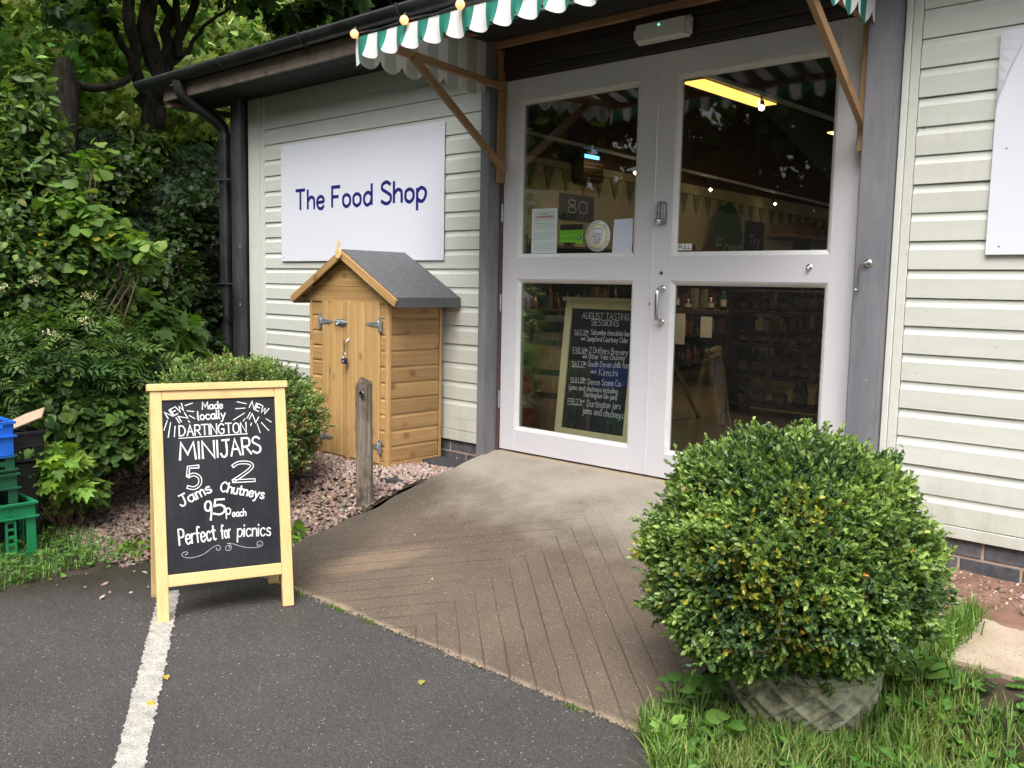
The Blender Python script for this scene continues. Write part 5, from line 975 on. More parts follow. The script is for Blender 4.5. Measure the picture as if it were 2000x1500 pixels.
GRC = [(.10, .20, .04), (.17, .30, .06), (.24, .36, .09), (.05, .12, .022), (.32, .30, .14)]
n = 90000; x = rg.uniform(2.12, 3.6, n); y = rg.uniform(-3.4, -.5, n); yl = -1.66-1.05*(x-2.16)
top = -.80-.10*np.sin(x*5)-.10*(x > 2.9)+.07*vnoise(x*6, y*2); dens = .55+.45*vnoise(x*5, y*5)
k = (y > yl+.02+.05*vnoise(x*9, y*9)) & (y < top) & (np.hypot(x-2.43, y+1.17) > .235) & (rg.random(n) < .30+.8*np.clip(dens, 0, 1)); x, y = x[k], y[k]
H = rg.uniform(.025, .085, len(x))*(1+.7*np.clip(vnoise(x*3+1, y*3), 0, 1)); C = pal(rg, len(x), GRC, [3, 4, 3, 2, 1.3], .15); dry = (np.clip(vnoise(x*4+2, y*4-1), 0, 1)*.8)[:, None]; C = C*(1-dry*.6)+np.array([.30, .30, .10])*dry*.6
g1 = (np.stack([x, y, z_right(x, y)], 1), H, C)
n = 900; a = rg.normal(0, 1, (n, 2)); x = 2.735+a[:, 0]*.022-.0*a[:, 1]; y = -.64+a[:, 1]*.14; k = (y < -.45) & (rg.random(n) < .7); x, y = x[k], y[k]; g2 = (np.stack([x, y, -.148+.1*(y+.385)-.02*np.ones(len(x))], 1), rg.uniform(.05, .13, len(x)), pal(rg, len(x), GRC[:3], [3, 3, 1]))
P, H, C = [np.concatenate([g1[i], g2[i]]) for i in range(3)]
tag(link_mesh('verge_grass', grass('verge_grass', P, H, C)), 'uncut grass growing on the verge around the stone planter', 'grass', kind='stuff')
n = 9000; x = rg.uniform(-1.6, -.35, n); y = rg.uniform(-3.3, -1.9, n); k = (x < -.52-.06*np.sin(y*8)-.13*np.clip(-2.5-y, 0, 1)+.04*vnoise(x*9, y*9)) & (rg.random(n) < .85); x, y = x[k], y[k]
m_ = 600; xb = rg.uniform(-2.4, -.3, m_); yb = rg.uniform(-2.15, -1.0, m_); kb = vnoise(xb*4, yb*4) > .25; xb, yb = xb[kb], yb[kb]
cl = [(0.33, -1.655), (.40, -1.655), (.62, -1.65), (.68, -1.655), (.28, -1.60), (.86, -1.65), (1.9, -1.655)]; xc = np.concatenate([rg.normal(c[0], .022, 60) for c in cl]); yc = np.concatenate([rg.normal(c[1], .006, 60) for c in cl])
x = np.concatenate([x, xb, xc]); y = np.concatenate([y, yb, yc]); nb = len(xc); H = rg.uniform(.02, .065, len(x)); H[-nb:] = rg.uniform(.008, .022, nb)
z = np.maximum(z_left(np.minimum(x, -.07), y), -.379); z[-nb:] = -.379
tag(link_mesh('path_edge_grass', grass('path_edge_grass', np.stack([x, y, z], 1), H, pal(rg, len(x), GRC, [3, 4, 2, 2, .5]), .6)), 'short tufty grass beside the crates and in the ramp joint', 'grass', kind='stuff')
n = 2600; x = np.concatenate([rg.uniform(-1.5, -.5, n//2), rg.uniform(2.3, 3.5, n-n//2)]); y = np.concatenate([rg.uniform(-3.2, -2.0, n//2), rg.uniform(-2.6, -.9, n-n//2)]); k = (x < 0) | (y > -1.6-1.05*(x-2.16)); k &= np.hypot(x-2.43, y+1.17) > .25; x, y = x[k], y[k]
z = np.where(x < 0, z_left(np.minimum(x, -.07), y), z_right(x, y)) + rg.uniform(.01, .055, len(x)); a = rg.uniform(0, 6.28, len(x)); D = np.stack([np.cos(a), np.sin(a), rg.uniform(-.1, .6, len(x))], 1); Nn = norm(np.stack([rg.normal(0, .3, len(x)), rg.normal(0, .3, len(x)), np.ones(len(x))], 1))
tag(link_mesh('clover', leaves('clover', np.stack([x, y, z], 1), D, Nn, rg.uniform(.014, .034, len(x)), T_EGG, pal(rg, len(x), [(.08, .18, .035), (.12, .24, .05), (.055, .13, .03)], [3, 2, 2]), LEAFG)), 'small broad leaved clover and weeds growing through the grass', 'ground cover', kind='stuff')

n = 950; x = rg.uniform(2.55, 3.5, n); y = rg.uniform(-2.2, -.86, n); k = (vnoise(x*5+3, y*5) > -.1) & (y > -1.5-1.05*(x-2.16)) & (np.hypot(x-2.43, y+1.17) > .28); x, y = x[k], y[k]; z = z_right(x, y)+rg.uniform(.01, .05, len(x)); a = rg.uniform(0, 6.28, len(x)); D = np.stack([np.cos(a), np.sin(a), rg.uniform(.1, 1., len(x))], 1)
tag(link_mesh('broadleaf_weeds', leaves('broadleaf_weeds', np.stack([x, y, z], 1), D, norm(np.array([0, 0, 1.])-.4*D+rg.normal(0, .2, D.shape)), rg.uniform(.03, .065, len(x)), T_DAND, pal(rg, len(x), [(.10, .22, .04), (.15, .29, .055), (.07, .16, .03)], [3, 2, 2]), LEAFG, 1.3)), 'tangle of broad leaved weeds in the lush part of the verge', 'ground cover', kind='stuff')
# ---------------------------------------------------------------- generic shrubs and trees
def clump_leaves(rg, clumps, per, spread_leaf, droop=.25):
    """clumps: (centre, radii, weight). sprays of leaves on twigs through the outer part of each ellipsoid"""
    Ps, Ds, Ns = [], [], []
    for c, r, wgt in clumps:
        n = int(per*wgt); d = sph(rg, n); rad = rg.uniform(.55, 1.02, n)**.6; tip = np.array(c)+d*rad[:, None]*np.array(r); m = spread_leaf
        dd = norm(d + rg.normal(0, .45, (n, 3)) + np.array([0, 0, .1])); ax = norm(np.cross(dd, rg.normal(size=(n, 3))))
        for j in range(m[0]):
            off = (j-(m[0]-1)/2)*m[1]; side = ax*(1 if j % 2 else -1)
            Ps.append(tip+dd*off); Ds.append(norm(dd*.55+side*1.0+np.array([0, 0, -droop])+rg.normal(0, .22, (n, 3)))); Ns.append(norm(np.array([0, 0, 1.])+d*.55+rg.normal(0, .35, (n, 3))))
    return np.vstack(Ps), np.vstack(Ds), np.vstack(Ns)
def stems(b, base, tips, r0, rg, wig=.06, n=6):
    for t in tips:
        p0, p1 = Vector(base), Vector(t); pts = []
        for i in range(n):
            q = i/(n-1); pts.append(p0.lerp(p1, q)+Vector((rg.normal(0, wig), rg.normal(0, wig), 0))*math.sin(q*math.pi)+Vector((0, 0, .12*(p1-p0).length))*math.sin(q*math.pi))
        b.tube(pts, [r0*(1-.75*i/(n-1)) for i in range(n)], 6, False)
def shrub(name, label, cat, base, clumps, per, size, tmpl, cols, wts, m=(6, .03), group=None, mtl=None, droop=.25, r0=.012, wid=None, bark=None, seed=0, sj=.35):
    r = np.random.default_rng(seed+11); t = thing(name, label, cat, base, 0, group); P, D, Nn = clump_leaves(r, clumps, per, m, droop); n = len(P)
    S = size*r.uniform(1-sj, 1+sj, n); h = P[:, 2]; C = np.clip(pal(r, n, cols, wts, .16)*np.array([1.12, 1.0, .9]), 0, 1)
    link_mesh('foliage', leaves('foliage', P, D, Nn, S, tmpl, C, mtl or LEAFS, wid), t)
    b = MB(); tips = [Vector(c)+Vector((r.normal(0, .4)*rr[0], r.normal(0, .4)*rr[1], r.uniform(-.2, .7)*rr[2])) for c, rr, w_ in clumps for _ in range(3)]; stems(b, base, tips, r0, r); b.build('stem', bark or TWIG, t, recalc=False); return t
def cl(u, v, D, rx, rz, w_=1., ry=None): return (tuple(at(u, v, D)), (rx, ry or rx, rz), w_)
GA = [(.045, .10, .022), (.07, .15, .03), (.11, .21, .04), (.17, .27, .06)]
gz = lambda x, y: float(z_left(x, y))
def gb(u, v, D): p = at(u, v, D); return (p.x, p.y, gz(p.x, p.y)-.03)
shrub('laurel_bush', 'tall upright shrub with pale green oval leaves and a pointed leading shoot', 'shrub', gb(70, 800, 6.5), [cl(58, 145, 6.2, .03, .10, .12), cl(58, 200, 6.2, .07, .12, .3), cl(60, 270, 6.2, .14, .13, .55), cl(70, 350, 6.2, .22, .16, .9), cl(20, 300, 6.4, .16, .2, .6), cl(0, 400, 6.4, .3, .25, 1.2), cl(110, 420, 6.3, .22, .18, .9)], 230, .062, T_EGG, [(.075, .14, .045), (.105, .19, .055), (.055, .11, .03), (.15, .25, .08)], [3, 3, 2, 1], (7, .028), droop=-.1, wid=.62, seed=1)
shrub('mixed_hedge_shrub', 'dense round leaved green shrub beside the bank with a few yellow leaves', 'shrub', gb(80, 850, 6.1), [cl(30, 560, 6., .36, .36, 2.2), cl(130, 530, 6., .28, .28, 1.6), cl(20, 460, 6.1, .30, .2, 1.), cl(210, 610, 6.1, .2, .2, .9), cl(160, 440, 6.2, .16, .13, .5), cl(90, 640, 5.9, .3, .2, 1.)], 300, .042, T_OVAL, [(.03, .07, .018), (.05, .11, .025), (.085, .165, .035), (.13, .22, .05), (.42, .36, .04)], [3, 4, 3, 1.6, .1], (6, .024), wid=.95, seed=2)
shrub('hazel_branch', 'arching hazel shoots with round light green leaves reaching over the dark bank', 'shrub', gb(150, 800, 5.95), [cl(190, 450, 5.8, .12, .08, .5), cl(240, 478, 5.8, .10, .05, .45), cl(285, 500, 5.75, .06, .04, .3), cl(140, 410, 5.9, .12, .10, .5), cl(185, 315, 6.0, .05, .06, .12), cl(150, 525, 5.8, .05, .04, .15)], 80, .058, T_BIG, [(.10, .20, .04), (.15, .27, .055), (.065, .15, .03), (.38, .36, .05)], [3, 3, 2, .07], (5, .03), wid=1.25, seed=3)
shrub('elder_bush', 'dark feathery elder bush with divided leaves and cream flower heads', 'shrub', gb(140, 860, 5.85), [cl(50, 690, 5.7, .24, .16, 1.1), cl(140, 700, 5.75, .24, .20, 1.4), cl(220, 690, 5.8, .20, .14, .9), cl(110, 620, 5.85, .22, .12, .7), cl(250, 745, 5.8, .18, .14, .7), cl(20, 770, 5.7, .2, .16, .8)], 105, .105, T_PINN, [(.05, .115, .028), (.075, .155, .035), (.032, .08, .022), (.11, .20, .045)], [3, 3, 2, 1.2], (5, .045), droop=.35, wid=1.0, seed=4)
shrub('sycamore_sapling', 'young sycamore sapling with broad lobed green leaves beside the black downpipe', 'sapling', gb(330, 850, 6.3), [cl(280, 640, 6.1, .18, .10, .8), cl(335, 655, 6.1, .14, .10, .7), cl(310, 705, 6.0, .20, .10, .7), cl(250, 600, 6.2, .13, .08, .4), cl(365, 690, 6.2, .09, .07, .3)], 62, .105, T_LOBE, [(.065, .15, .03), (.09, .19, .035), (.045, .105, .025)], [3, 2, 2], (4, .045), droop=.3, seed=5)
shrub('bramble', 'low tangled bramble with dark glossy leaves along the foot of the bank', 'shrub', gb(160, 900, 5.75), [cl(30, 830, 5.75, .24, .14, 1), cl(110, 810, 5.7, .26, .16, 1.4), cl(210, 830, 5.75, .26, .14, 1.4), cl(190, 880, 5.7, .22, .09, .9), cl(285, 810, 5.9, .2, .13, .8), cl(90, 760, 5.8, .28, .14, 1.1), cl(330, 760, 6.1, .2, .14, .8)], 200, .060, T_EGG, [(.028, .07, .018), (.045, .10, .024), (.07, .14, .03), (.12, .21, .045)], [3, 3, 2, 1.], (5, .03), droop=.3, wid=.95, seed=6)
shrub('raspberry_plant', 'bright yellow-green lobed leaf plant beside the crates above the gravel', 'plant', gb(120, 950, 5.4), [cl(100, 905, 5.3, .12, .07, .8), cl(70, 925, 5.35, .08, .07, .4), cl(140, 925, 5.4, .09, .06, .5), cl(115, 950, 5.35, .14, .05, .4)], 62, .078, T_LOBE, [(.16, .30, .045), (.21, .36, .06), (.11, .23, .04)], [3, 3, 2], (4, .03), droop=.25, seed=7)
shrub('low_weed', 'low dark green weed clump on the gravel beside the bright raspberry plant', 'plant', gb(150, 960, 5.45), [cl(165, 965, 5.45, .12, .04, .6), cl(110, 975, 5.4, .12, .03, .4)], 60, .036, T_OVAL, GA[:3], [2, 3, 3], (5, .02), seed=8, wid=1.)
shrub('strawberry_weed', 'small green weed at the gravel edge behind the timber chalkboard', 'plant', gb(270, 1085, 4.95), [cl(270, 1068, 4.9, .07, .025, .5)], 50, .026, T_OVAL, GA[1:], [2, 2, 1], (4, .014), seed=9, r0=.003, wid=1.)
p = Vector((-.20, -1.36, -.36)); shrub('plantain_weed', 'round leaved weed growing from the gravel beside the ramp corner', 'plant', p, [((p.x, p.y, p.z+.05), (.04, .04, .04), .3), ((p.x+.03, p.y+.04, p.z+.09), (.05, .05, .02), .2)], 36, .055, T_OVAL, [(.12, .26, .05), (.18, .33, .08)], [1, 1], (2, .02), seed=10, r0=.003, wid=1.5)
# elder flower heads
fl = MB(); r = np.random.default_rng(4)
for k, (u, v) in enumerate([(68, 548), (175, 578), (165, 624), (3, 560), (118, 660), (88, 720), (100, 650)]):
    c = np.array(at(u, v, 5.50)); m_ = 60; d = r.normal(0, 1, (m_, 3))*np.array([.022, .022, .012]); P = c+d; D = sph(r, m_); o = link_mesh('flower_head', leaves('flower_head', P, D, sph(r, m_), r.uniform(.006, .010, m_), T_DIAM, pal(r, m_, [(.72, .70, .48), (.62, .58, .36)], [2, 1], .1), LEAFG, 1.2), bpy.data.objects['elder_bush'])
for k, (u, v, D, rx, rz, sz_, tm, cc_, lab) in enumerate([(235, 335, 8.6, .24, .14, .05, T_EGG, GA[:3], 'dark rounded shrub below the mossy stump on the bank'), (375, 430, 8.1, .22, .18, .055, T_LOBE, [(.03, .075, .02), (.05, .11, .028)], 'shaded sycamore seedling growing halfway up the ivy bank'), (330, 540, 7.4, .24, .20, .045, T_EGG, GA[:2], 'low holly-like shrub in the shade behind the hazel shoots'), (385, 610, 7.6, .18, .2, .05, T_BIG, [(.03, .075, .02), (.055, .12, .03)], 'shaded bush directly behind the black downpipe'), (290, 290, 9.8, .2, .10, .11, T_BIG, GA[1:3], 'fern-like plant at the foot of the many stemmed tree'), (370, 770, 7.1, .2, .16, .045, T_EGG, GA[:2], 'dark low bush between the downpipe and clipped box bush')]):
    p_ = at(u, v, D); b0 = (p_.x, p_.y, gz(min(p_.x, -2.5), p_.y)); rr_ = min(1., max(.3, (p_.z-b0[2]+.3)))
    shrub('bank_shrub', lab, 'shrub', b0, [(tuple(p_), (rx, rx, rz), 1.), ((p_.x+.12, p_.y-.15, p_.z-.2), (rx*.9, rx*.9, rz), .8)], 170, sz_, tm, [tuple(.42*q for q in c_) for c_ in cc_], [1]*len(cc_), (6, .03), seed=30+k, wid=.35 if k == 4 else .95, group='shrubs on the shaded bank')  # palette scaled down so the bushes look shaded
# ivy over the bank, leaf colours darkened in place of overhead shade
n = 78000; x = -2.45-rg.random(n)**1.3*6.0; y = rg.uniform(-4.5, 4.5, n); x = np.where(y < -1, x+.5*np.clip(-1-y, 0, 3), x); z = z_left(x, y); d = .05+.13*np.clip(vnoise(x*5, y*5+z*3), -.3, 1)+rg.random(n)*.07
nb = norm(np.stack([np.full(n, .75), np.full(n, -.15), np.full(n, .7)], 1)); P = np.stack([x, y, z], 1)+nb*d[:, None]; Nn = norm(nb+rg.normal(0, .45, (n, 3))); D = norm(np.cross(Nn, rg.normal(size=(n, 3)))+np.array([.2, 0, -.35]))
tag(link_mesh('ivy_ground_cover', leaves('ivy_ground_cover', P, D, Nn, rg.uniform(.025, .066, n), T_OVAL, pal(rg, n, [(.020, .046, .013), (.030, .064, .018), (.05, .092, .024), (.012, .028, .010)], [3, 3, 1.4, 2.5]), LEAFT, 1.1)), 'dark ivy and undergrowth covering the steep bank', 'ivy', kind='stuff')
def tree(name, label, base, trunks, crowns, n, size, cols, wts, seed, tmpl=T_OVAL, mtl=None, group=None, wid=1.25, sub=.30):
    """trunks: list of (points, r0, r1); crowns: ellipsoids filled with smaller uneven clumps of leaves"""
    r = np.random.default_rng(seed); t = thing(name, label, 'tree', base, 0, group); b = MB()
    for pts, r0, r1 in trunks:
        k = len(pts); pts = [Vector(p) for p in pts]; fine = []
        for i in range(k-1):
            for j in range(4): fine.append(pts[i].lerp(pts[i+1], j/4)+Vector((r.normal(0, r0*.38), r.normal(0, r0*.38), 0)))
        fine.append(pts[-1]); b.tube(fine, [r0+(r1-r0)*i/(len(fine)-1) for i in range(len(fine))], 9, True)
    b.build('trunk', BARK, t, recalc=False); Ps, Ds, Ns = [], [], []; tot = sum(c[1][0]*c[1][1]+c[1][2]**2 for c in crowns)
    for c, rr in crowns:
        nn = int(n*(rr[0]*rr[1]+rr[2]**2)/tot); nc = max(6, nn//150); dc = sph(r, nc)*(r.uniform(.25, 1, nc)**.5)[:, None]*np.array(rr)+np.array(c); ids = r.integers(0, nc, nn); cs = sub*np.mean(rr)*r.uniform(.6, 1.3, nc)
        d = r.normal(0, .55, (nn, 3))*np.array([1, 1, .55]); P = dc[ids]+d*cs[ids][:, None]; o_ = norm(P-np.array(c)); Ps.append(P); Ns.append(norm(np.array([.25, -.3, .75])+.3*o_+r.normal(0, .5, (nn, 3)))); Ds.append(norm(o_+r.normal(0, .7, (nn, 3))+np.array([0, 0, -.35])))
    P, D, Nn = np.vstack(Ps), np.vstack(Ds), np.vstack(Ns); m_ = len(P)
    link_mesh('crown', leaves('crown', P, D, Nn, size*r.uniform(.65, 1.3, m_), tmpl, pal(r, m_, cols, wts, .2), mtl or LEAFT, wid), t); return t
YG = [(.27, .31, .08), (.38, .42, .11), (.15, .19, .055), (.50, .52, .18)]; MG = [(.06, .13, .025), (.09, .18, .03), (.13, .23, .04)]; DG = [(.02, .045, .015), (.03, .065, .018), (.045, .09, .022)]  # YG lightened so the leaf colour itself looks sunlit
def V3(u, v, D): return tuple(at(u, v, D))
tb0 = gb(295, 300, 10.4); L_ = lambda *q: [V3(*k) for k in q]
tree('maple_tree', 'many stemmed tree rising from the bank with dark ivy-clad trunks and lobed leaves', tb0, [([tb0]+L_((300, 240, 10.4), (297, 150, 10.3), (283, 20, 10.2), (275, -160, 10.2)), .115, .07), ([tb0]+L_((290, 200, 10.3), (262, 120, 10.2), (255, 0, 10.2), (250, -150, 10.2)), .075, .05), (L_((262, 120, 10.2), (235, 80, 10.1), (205, 35, 10), (180, -60, 9.9)), .04, .02), (L_((305, 220, 10.4), (325, 120, 10.5), (330, 0, 10.6), (335, -160, 10.6)), .07, .045), (L_((310, 180, 10.5), (350, 80, 10.6), (385, -20, 10.7), (410, -150, 10.8)), .055, .035), (L_((322, 140, 10.5), (370, 95, 10.6), (400, 50, 10.6), (450, 15, 10.7)), .028, .014), (L_((352, 110, 10.5), (345, 20, 10.5), (348, -80, 10.5)), .045, .028), (L_((258, 150, 10.1), (225, 168, 9.6), (180, 172, 9.3), (150, 165, 9.2)), .03, .04)],
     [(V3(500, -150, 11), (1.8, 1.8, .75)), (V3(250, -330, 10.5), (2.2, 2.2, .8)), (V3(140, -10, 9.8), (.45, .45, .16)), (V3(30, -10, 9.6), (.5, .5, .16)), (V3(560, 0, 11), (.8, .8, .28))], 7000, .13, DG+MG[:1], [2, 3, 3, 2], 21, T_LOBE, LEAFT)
stp = V3(125, 165, 9.0); tree_st = thing('mossy_stump', 'dark mossy broken tree stump beside the hanging limb on the bank', 'tree stump', (stp[0], stp[1], gz(stp[0], stp[1]))); MB().tube([(stp[0], stp[1], gz(stp[0], stp[1])-.1), (stp[0]+.03, stp[1], stp[2]-.35), (stp[0]-.02, stp[1]+.02, stp[2]), (stp[0], stp[1], stp[2]+.22)], [.11, .09, .115, .05], 12).build('trunk', BARK, tree_st)
k_ = 0
for (u, v, D, rr, n_, pl_, wt, lab) in [
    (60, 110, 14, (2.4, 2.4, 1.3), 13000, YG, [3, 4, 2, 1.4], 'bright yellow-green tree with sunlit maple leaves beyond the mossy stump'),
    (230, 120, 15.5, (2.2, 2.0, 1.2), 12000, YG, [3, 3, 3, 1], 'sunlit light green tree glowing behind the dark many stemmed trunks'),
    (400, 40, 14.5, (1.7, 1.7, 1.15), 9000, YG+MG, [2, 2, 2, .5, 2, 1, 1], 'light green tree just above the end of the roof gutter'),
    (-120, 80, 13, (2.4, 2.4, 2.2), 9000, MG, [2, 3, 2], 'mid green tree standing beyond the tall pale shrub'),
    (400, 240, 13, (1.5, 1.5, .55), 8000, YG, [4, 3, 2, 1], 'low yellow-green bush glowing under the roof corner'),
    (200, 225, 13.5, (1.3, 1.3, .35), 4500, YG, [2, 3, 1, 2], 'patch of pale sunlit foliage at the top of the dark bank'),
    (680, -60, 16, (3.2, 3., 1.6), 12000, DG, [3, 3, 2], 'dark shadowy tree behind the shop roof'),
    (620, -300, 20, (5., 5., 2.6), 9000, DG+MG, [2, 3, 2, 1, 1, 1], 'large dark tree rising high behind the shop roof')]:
    c = V3(u, v, D); bx, by = c[0]-.3, c[1]+.4; z0 = gz(min(bx, -3), by) if bx < -2.7 else 0.
    big = D > 15.9; trk = [([(bx, by, z0-.2), (bx+.1, by, (z0+c[2])/2), (c[0], c[1], c[2]+rr[2]*.4)], .22 if big else .09, .05)]
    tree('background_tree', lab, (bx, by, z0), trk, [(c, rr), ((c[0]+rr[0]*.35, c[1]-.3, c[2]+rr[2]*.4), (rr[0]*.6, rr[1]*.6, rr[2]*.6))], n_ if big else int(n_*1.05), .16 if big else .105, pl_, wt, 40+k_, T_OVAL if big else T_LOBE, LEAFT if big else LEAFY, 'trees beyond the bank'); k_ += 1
# the wooded hillside that closes the view
X = np.linspace(-60, 10, 50); Y = np.linspace(-30, 60, 60)
def z_hill(x, y): d = np.clip((-x*.72+y*.66-15.)/22, 0, 1); return 1.5+15*ss(d)*(1+.15*vnoise(x*.4, y*.4)) - 6*np.clip((16-(-x*.72+y*.66))/3, 0, 1)
grid('wooded_hillside', X, Y, z_hill, SOILD)
n = 60000; x = rg.uniform(-48, 8, n); y = rg.uniform(-25, 45, n); s_ = -x*.72+y*.66; k = (s_ > 15.5) & (s_ < 36); x, y = x[k], y[k]; P = np.stack([x, y, z_hill(x, y)+rg.uniform(0, 2.4, len(x))*(.4+.6*np.clip(vnoise(x*1.4, y*1.4), -.4, 1))], 1)
tag(link_mesh('hillside_wood', leaves('hillside_wood', P, norm(rg.normal(size=(len(x), 3))+np.array([0, 0, -.3])), norm(rg.normal(0, .5, (len(x), 3))+np.array([.5, -.5, .8])), rg.uniform(.25, .5, len(x)), T_OVAL, pal(rg, len(x), DG+MG+YG[:1], [2, 3, 3, 3, 2, 1, 1]), LEAFT, 1.3)), 'dense far wood covering the hillside behind the bank', 'wood', kind='stuff')
# trees across the car park, behind the camera: what the door glass mirrors
for k, (x, y, s_) in enumerate([(-9, -9, 1.), (-5.5, -12.5, 1.15), (-1.5, -14.5, 1.2), (3, -15.5, 1.1), (8, -13.5, 1.2), (-13, -5.5, 1.1)]):
    tree('car_park_tree', ['bushy tree at the bank end of the car park edge', 'tall tree across the car park opposite the crates', 'broad tree across the car park opposite the timber chalkboard', 'leafy tree across the car park opposite the doors', 'spreading tree across the car park opposite the planter', 'rounded tree beyond the end of the bank'][k], (x, y, -.4), [([(x, y, -.5), (x+.2, y, 1.5), (x, y+.1, 4*s_)], .2, .07)], [((x, y, 4.6*s_), (3.0*s_, 2.6*s_, 3.*s_)), ((x+.5, y+.4, 1.2), (3., 2, 1.6)), ((x-.5, y-1.6, 3.), (3.4, 2, 3.))], 12000, .30, DG+MG, [2, 3, 3, 2, 1, 1], 90+k, T_DIAM, LEAFT, 'trees across the car park', 1.2)

# ---------------------------------------------------------------- clipped box bushes
def box_bush(name, label, c, rad, nsp, per, lsz, seed, yellow, cols, clk=.115, shoot=.075, inner=9000, cut=-.92):
    r = np.random.default_rng(seed); c = np.array(c); rad = np.array(rad); t = thing(name, label, 'bush', tuple(c-np.array([0, 0, rad[2]]))); d = sph(r, int(nsp*1.15)); d = d[d[:, 2] > cut][:nsp]
    K = sph(r, 190); dots = d@K.T; near = dots.max(1); lump = np.exp(-(np.arccos(np.clip(near, -1, 1))/clk)**2); amp = r.uniform(.6, 1.15, 190)[dots.argmax(1)]
    base = .85+.155*lump*amp + .032*r.normal(size=len(d)); base += (r.random(len(d)) < .07)*r.uniform(.02, .11, len(d)) + .022*np.sin(d@np.array([3.1, 2., 4.])+1)+.012*np.sin(d@np.array([-5., 6., 3.])); flat = np.where(d[:, 2] < -.35, 1-.12*(-.35-d[:, 2]), 1)
    up = norm(d*np.array([1, 1, .8])+np.array([0, 0, .28])+r.normal(0, .38, d.shape)); tip = c+d*base[:, None]*rad*flat[:, None]; ax = norm(np.cross(up, r.normal(size=d.shape))); ax2 = np.cross(up, ax); Ps, Ds, Ns, Cs = [], [], [], []
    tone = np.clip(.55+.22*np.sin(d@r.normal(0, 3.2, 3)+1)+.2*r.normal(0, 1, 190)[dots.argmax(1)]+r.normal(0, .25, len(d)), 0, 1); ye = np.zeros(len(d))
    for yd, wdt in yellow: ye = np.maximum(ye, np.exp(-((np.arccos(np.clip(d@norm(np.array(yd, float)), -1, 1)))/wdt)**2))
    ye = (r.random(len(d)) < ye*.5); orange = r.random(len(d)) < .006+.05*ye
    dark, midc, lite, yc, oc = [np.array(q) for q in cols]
    for j in range(per):
        f = j/(per-1); s_ = 1 if j % 2 else -1; sidev = (ax if (j//2) % 2 else ax2)*s_; P = tip-up*(shoot*(1-f))[..., None] if False else tip-up*shoot*(1-f)
        Dd = norm(sidev*(1.0-.55*f)+up*(.45+.75*f)+r.normal(0, .2, d.shape)); Nn = norm(up*(1-.5*f)-sidev*.25+r.normal(0, .25, d.shape)+np.array([0, 0, .3]))
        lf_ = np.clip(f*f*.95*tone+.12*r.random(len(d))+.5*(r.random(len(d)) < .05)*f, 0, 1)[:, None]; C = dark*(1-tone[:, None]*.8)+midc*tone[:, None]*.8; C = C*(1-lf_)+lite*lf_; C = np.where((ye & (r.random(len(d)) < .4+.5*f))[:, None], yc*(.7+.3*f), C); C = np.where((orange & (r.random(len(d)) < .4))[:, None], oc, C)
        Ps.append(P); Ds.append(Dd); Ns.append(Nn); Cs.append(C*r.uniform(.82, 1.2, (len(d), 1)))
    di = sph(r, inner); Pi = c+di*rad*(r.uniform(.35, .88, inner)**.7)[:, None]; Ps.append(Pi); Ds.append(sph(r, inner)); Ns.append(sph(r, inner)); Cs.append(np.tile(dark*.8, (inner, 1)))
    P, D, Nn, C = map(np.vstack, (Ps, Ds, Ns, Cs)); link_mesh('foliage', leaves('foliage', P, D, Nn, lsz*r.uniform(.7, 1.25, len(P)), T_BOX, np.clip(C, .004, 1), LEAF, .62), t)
    b = MB(); stems(b, c-np.array([0, 0, rad[2]*.95]), [tuple(c+sph(r, 1)[0]*rad*.93) for _ in range(110)], .009, r, .03); b.build('stem', TWIG, t, recalc=False); return t
BXC = ((.034, .082, .034), (.115, .215, .062), (.31, .44, .10), (.38, .36, .05), (.46, .22, .05))
PC = Vector((2.435, -1.185, -.385)); u_ = (CAM-Vector((2.45, -1.2, .17))).normalized()
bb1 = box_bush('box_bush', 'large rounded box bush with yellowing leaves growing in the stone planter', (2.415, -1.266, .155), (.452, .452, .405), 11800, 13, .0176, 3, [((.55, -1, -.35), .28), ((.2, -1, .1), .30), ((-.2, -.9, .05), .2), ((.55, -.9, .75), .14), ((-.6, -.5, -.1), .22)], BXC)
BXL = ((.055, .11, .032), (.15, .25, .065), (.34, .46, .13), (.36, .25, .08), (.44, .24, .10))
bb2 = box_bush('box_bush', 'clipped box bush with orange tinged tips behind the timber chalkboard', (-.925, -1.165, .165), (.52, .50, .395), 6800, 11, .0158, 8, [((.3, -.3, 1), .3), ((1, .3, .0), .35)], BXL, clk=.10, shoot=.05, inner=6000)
# stone planter with a lattice in relief
def lattice(a, h):
    q = (a*13/(2*math.pi)); r_ = h*2.1; s1 = abs(((q+r_) % 1)-.5); s2 = abs(((q-r_) % 1)-.5); band = max(0, 1-min(.5-s1, .5-s2)*0-0) ; m1, m2 = max(0, 1-((.5-s1)/.10)**2), max(0, 1-((.5-s2)/.10)**2); bl = max(0, math.sin(q*2*math.pi*3)*math.sin(r_*2*math.pi*3))
    return .012*max(m1, m2)**.4 + (.007*bl if max(m1, m2) == 0 else 0)
b = MB(); n = 220; prof = [(.178, 0), (.192, .010), (.196, .03)] + [(.196+.042*math.sin(q/26*1.5)**.9, .03+.175*q/26) for q in range(27)] + [(.238, .208), (.252, .214), (.256, .228), (.252, .243), (.238, .246), (.225, .238), (.222, .20), (0.001, .198)]
vs = []
for r_, h in prof:
    for k in range(n):
        a = 2*math.pi*k/n; rr_ = r_ + (lattice(a, h/.2) if .03 <= h <= .205 and r_ > .187 else 0) + .0012*math.sin(a*23+h*90); vs.append((PC.x+rr_*math.cos(a), PC.y+rr_*math.sin(a), PC.z+h*.98))
b.add(vs, [(i*n+k, i*n+(k+1) % n, (i+1)*n+(k+1) % n, (i+1)*n+k) for i in range(len(prof)-1) for k in range(n)], True)
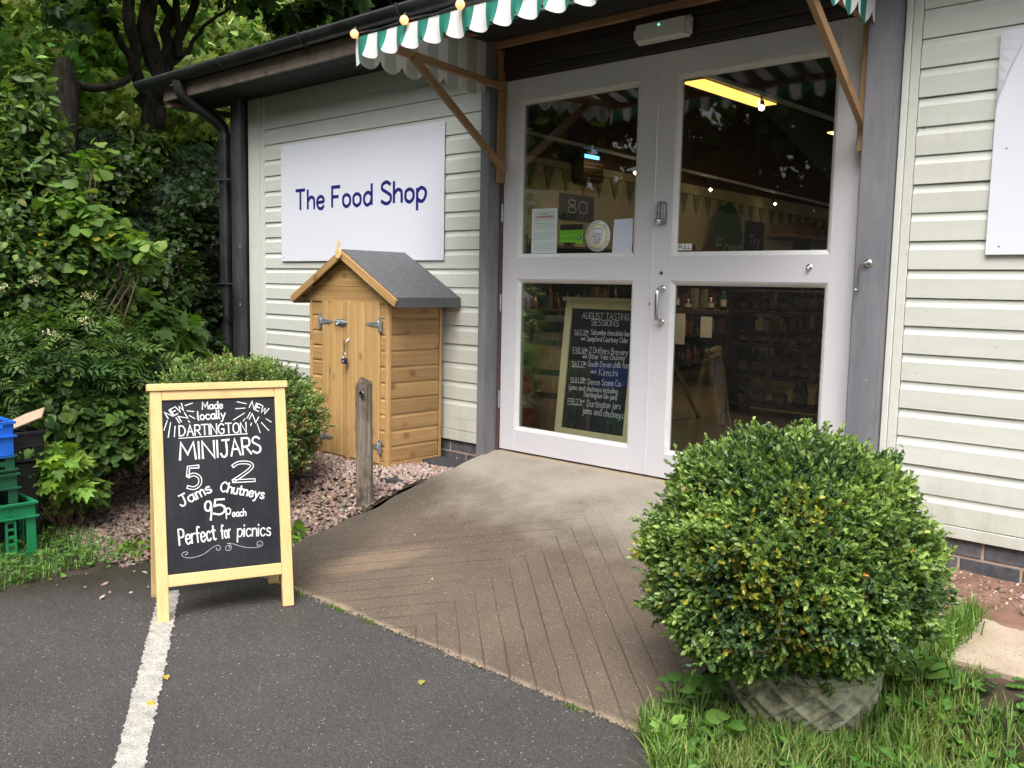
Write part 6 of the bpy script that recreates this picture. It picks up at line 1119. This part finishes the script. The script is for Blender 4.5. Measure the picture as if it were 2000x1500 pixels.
POTM, nt, p, _L = newmat('mossy_cast_stone'); v = coords(nt, _L); n1 = noise(nt, _L, v, 9, 6, .65); n2 = noise(nt, _L, v, 120, 4, .7); n3 = noise(nt, _L, v, 5, 5, .65)
c = ramp(nt, _L, n1.outputs[0], [(.32, (.20, .195, .125)), (.5, (.30, .30, .20)), (.66, (.42, .41, .32))]).outputs[0]
c = mixc(nt, _L, ramp(nt, _L, n3.outputs[0], [(.53, (0, 0, 0)), (.66, (.85,)*3)]).outputs[0], c, (.05, .04, .028)); c = mixc(nt, _L, ramp(nt, _L, n2.outputs[0], [(.62, (0, 0, 0)), (.72, (.6,)*3)]).outputs[0], c, (.42, .42, .40)); _L(c, p.inputs['Base Color']); p.inputs['Roughness'].default_value = .9; bump(nt, _L, p, n2.outputs[0], .7, .003)
pot = thing('stone_planter', 'round mossy cast stone planter with diamond lattice relief', 'planter', PC); b.build('bowl', POTM, pot); MB().lathe([(.219, 0), (0.001, .012)], (PC.x, PC.y, PC.z+.222), 24).build('soil', SOILD, pot)
# weeds round the planter
def weed(name, label, p, leafs, sz, cols, seed, tmpl=T_OVAL, up=.6, wid=.9, tall=0.):
    r = np.random.default_rng(seed); t = thing(name, label, 'weed', p); b = MB(); P, D = [], []
    for k in range(leafs):
        a = 2*math.pi*k/leafs*1.0+r.uniform(-.4, .4); h = tall*r.uniform(.3, 1); q = Vector(p)+Vector((math.cos(a), math.sin(a), 0))*(.012+h*.25)+Vector((0, 0, .01+h)); P.append(tuple(q)); D.append((math.cos(a), math.sin(a), up*r.uniform(.3, 1.3)))
        b.tube([Vector(p), (Vector(p)+q)/2+Vector((0, 0, .012)), q], [.0022, .0018, .0014], 5, False)
    P, D = np.array(P), norm(np.array(D)); Nn = norm(np.array([0, 0, 1.])*1.0-D*.4+r.normal(0, .15, P.shape)); link_mesh('leaf', leaves('leaf', P, D, Nn, sz*r.uniform(.75, 1.2, leafs), tmpl, pal(r, leafs, cols, [1]*len(cols), .12), LEAFG, wid), t); b.build('stem', mat('green_stem', (.12, .2, .06)) if 'green_stem' not in bpy.data.materials else bpy.data.materials['green_stem'], t, recalc=False)
WC = [(.085, .19, .035), (.13, .26, .05)]; zr2 = lambda x, y: float(z_right(x, y))
W = [('dock_weed', 'tall broad leaved dock at the ramp corner touching the planter', 2.255, -1.47, 8, .052, WC, .10), ('dock_weed', 'glossy upright dock leaves directly before the dark side of the planter', 2.38, -1.56, 6, .048, WC, .06), ('sow_thistle', 'pale green seedling with rounded leaves on the asphalt corner', 2.26, -1.66, 8, .034, [(.17, .31, .07), (.28, .45, .1)], .05), ('bindweed', 'lanky weed with heart shaped leaves climbing beside the ramp', 2.20, -1.52, 8, .036, WC, .15),
     ('dandelion', 'bright dandelion rosette in the grass before the planter', 2.70, -1.62, 9, .05, WC, .0), ('dandelion', 'dandelion rosette in the grass between planter and path slab', 2.79, -1.12, 8, .04, WC, .02), ('dandelion', 'dandelion rosette near the path slab joint', 2.86, -.95, 8, .04, WC, .03), ('dandelion', 'large dandelion rosette furthest along the verge from the doors', 3.02, -1.22, 9, .05, WC, .02), ('dandelion', 'dandelion rosette beside the pale dry grass patch', 2.93, -1.48, 8, .05, WC, .0), ('sow_thistle', 'upright leafy weed at the planter foot nearest the path slab', 2.735, -.98, 7, .06, WC, .08)]
for k, (nm, lab, x, y, nl, sz, cc_, tl) in enumerate(W): weed(nm, lab, (x, y, zr2(x, y)), nl+2, sz*1.15, cc_, 60+k, T_DAND if nm == 'dandelion' else T_BIG, .8, 1.0 if nm != 'dandelion' else .62, tl)
# fallen leaves
r = np.random.default_rng(77)
for k, (x, y, lab) in enumerate([(1.42, -1.86, 'fallen green-yellow leaf lying on the asphalt below the ramp edge'), (.93, -2.57, 'fallen yellow leaf on the painted bay line near its wide end'), (.78, -2.45, 'small fallen yellow leaf on the painted bay line before the chalkboard')]):
    me = leaves('fallen_leaf', np.array([(x, y, -.3735)]), np.array([(r.normal(), r.normal(), .05)]), np.array([(0, 0, 1.)]), .034, T_OVAL, np.array([[(.42, .40, .08), (.62, .45, .06), (.6, .42, .08)][k]]), LEAFG, .8); tag(link_mesh('fallen_leaf', me), lab, 'leaf')
n = 90; x = rg.normal(2.36, .035, n); y = rg.normal(-1.80, .03, n); o = stones('sawdust_crumbs', np.stack([x, y, np.full(n, -.374)], 1), rg.uniform(.004, .012, n), pal(rg, n, [(.62, .42, .18), (.5, .32, .14)], [2, 1]), STONEM); tag(o, 'orange crumbs scattered where the asphalt meets the grass', 'crumbs', kind='stuff')
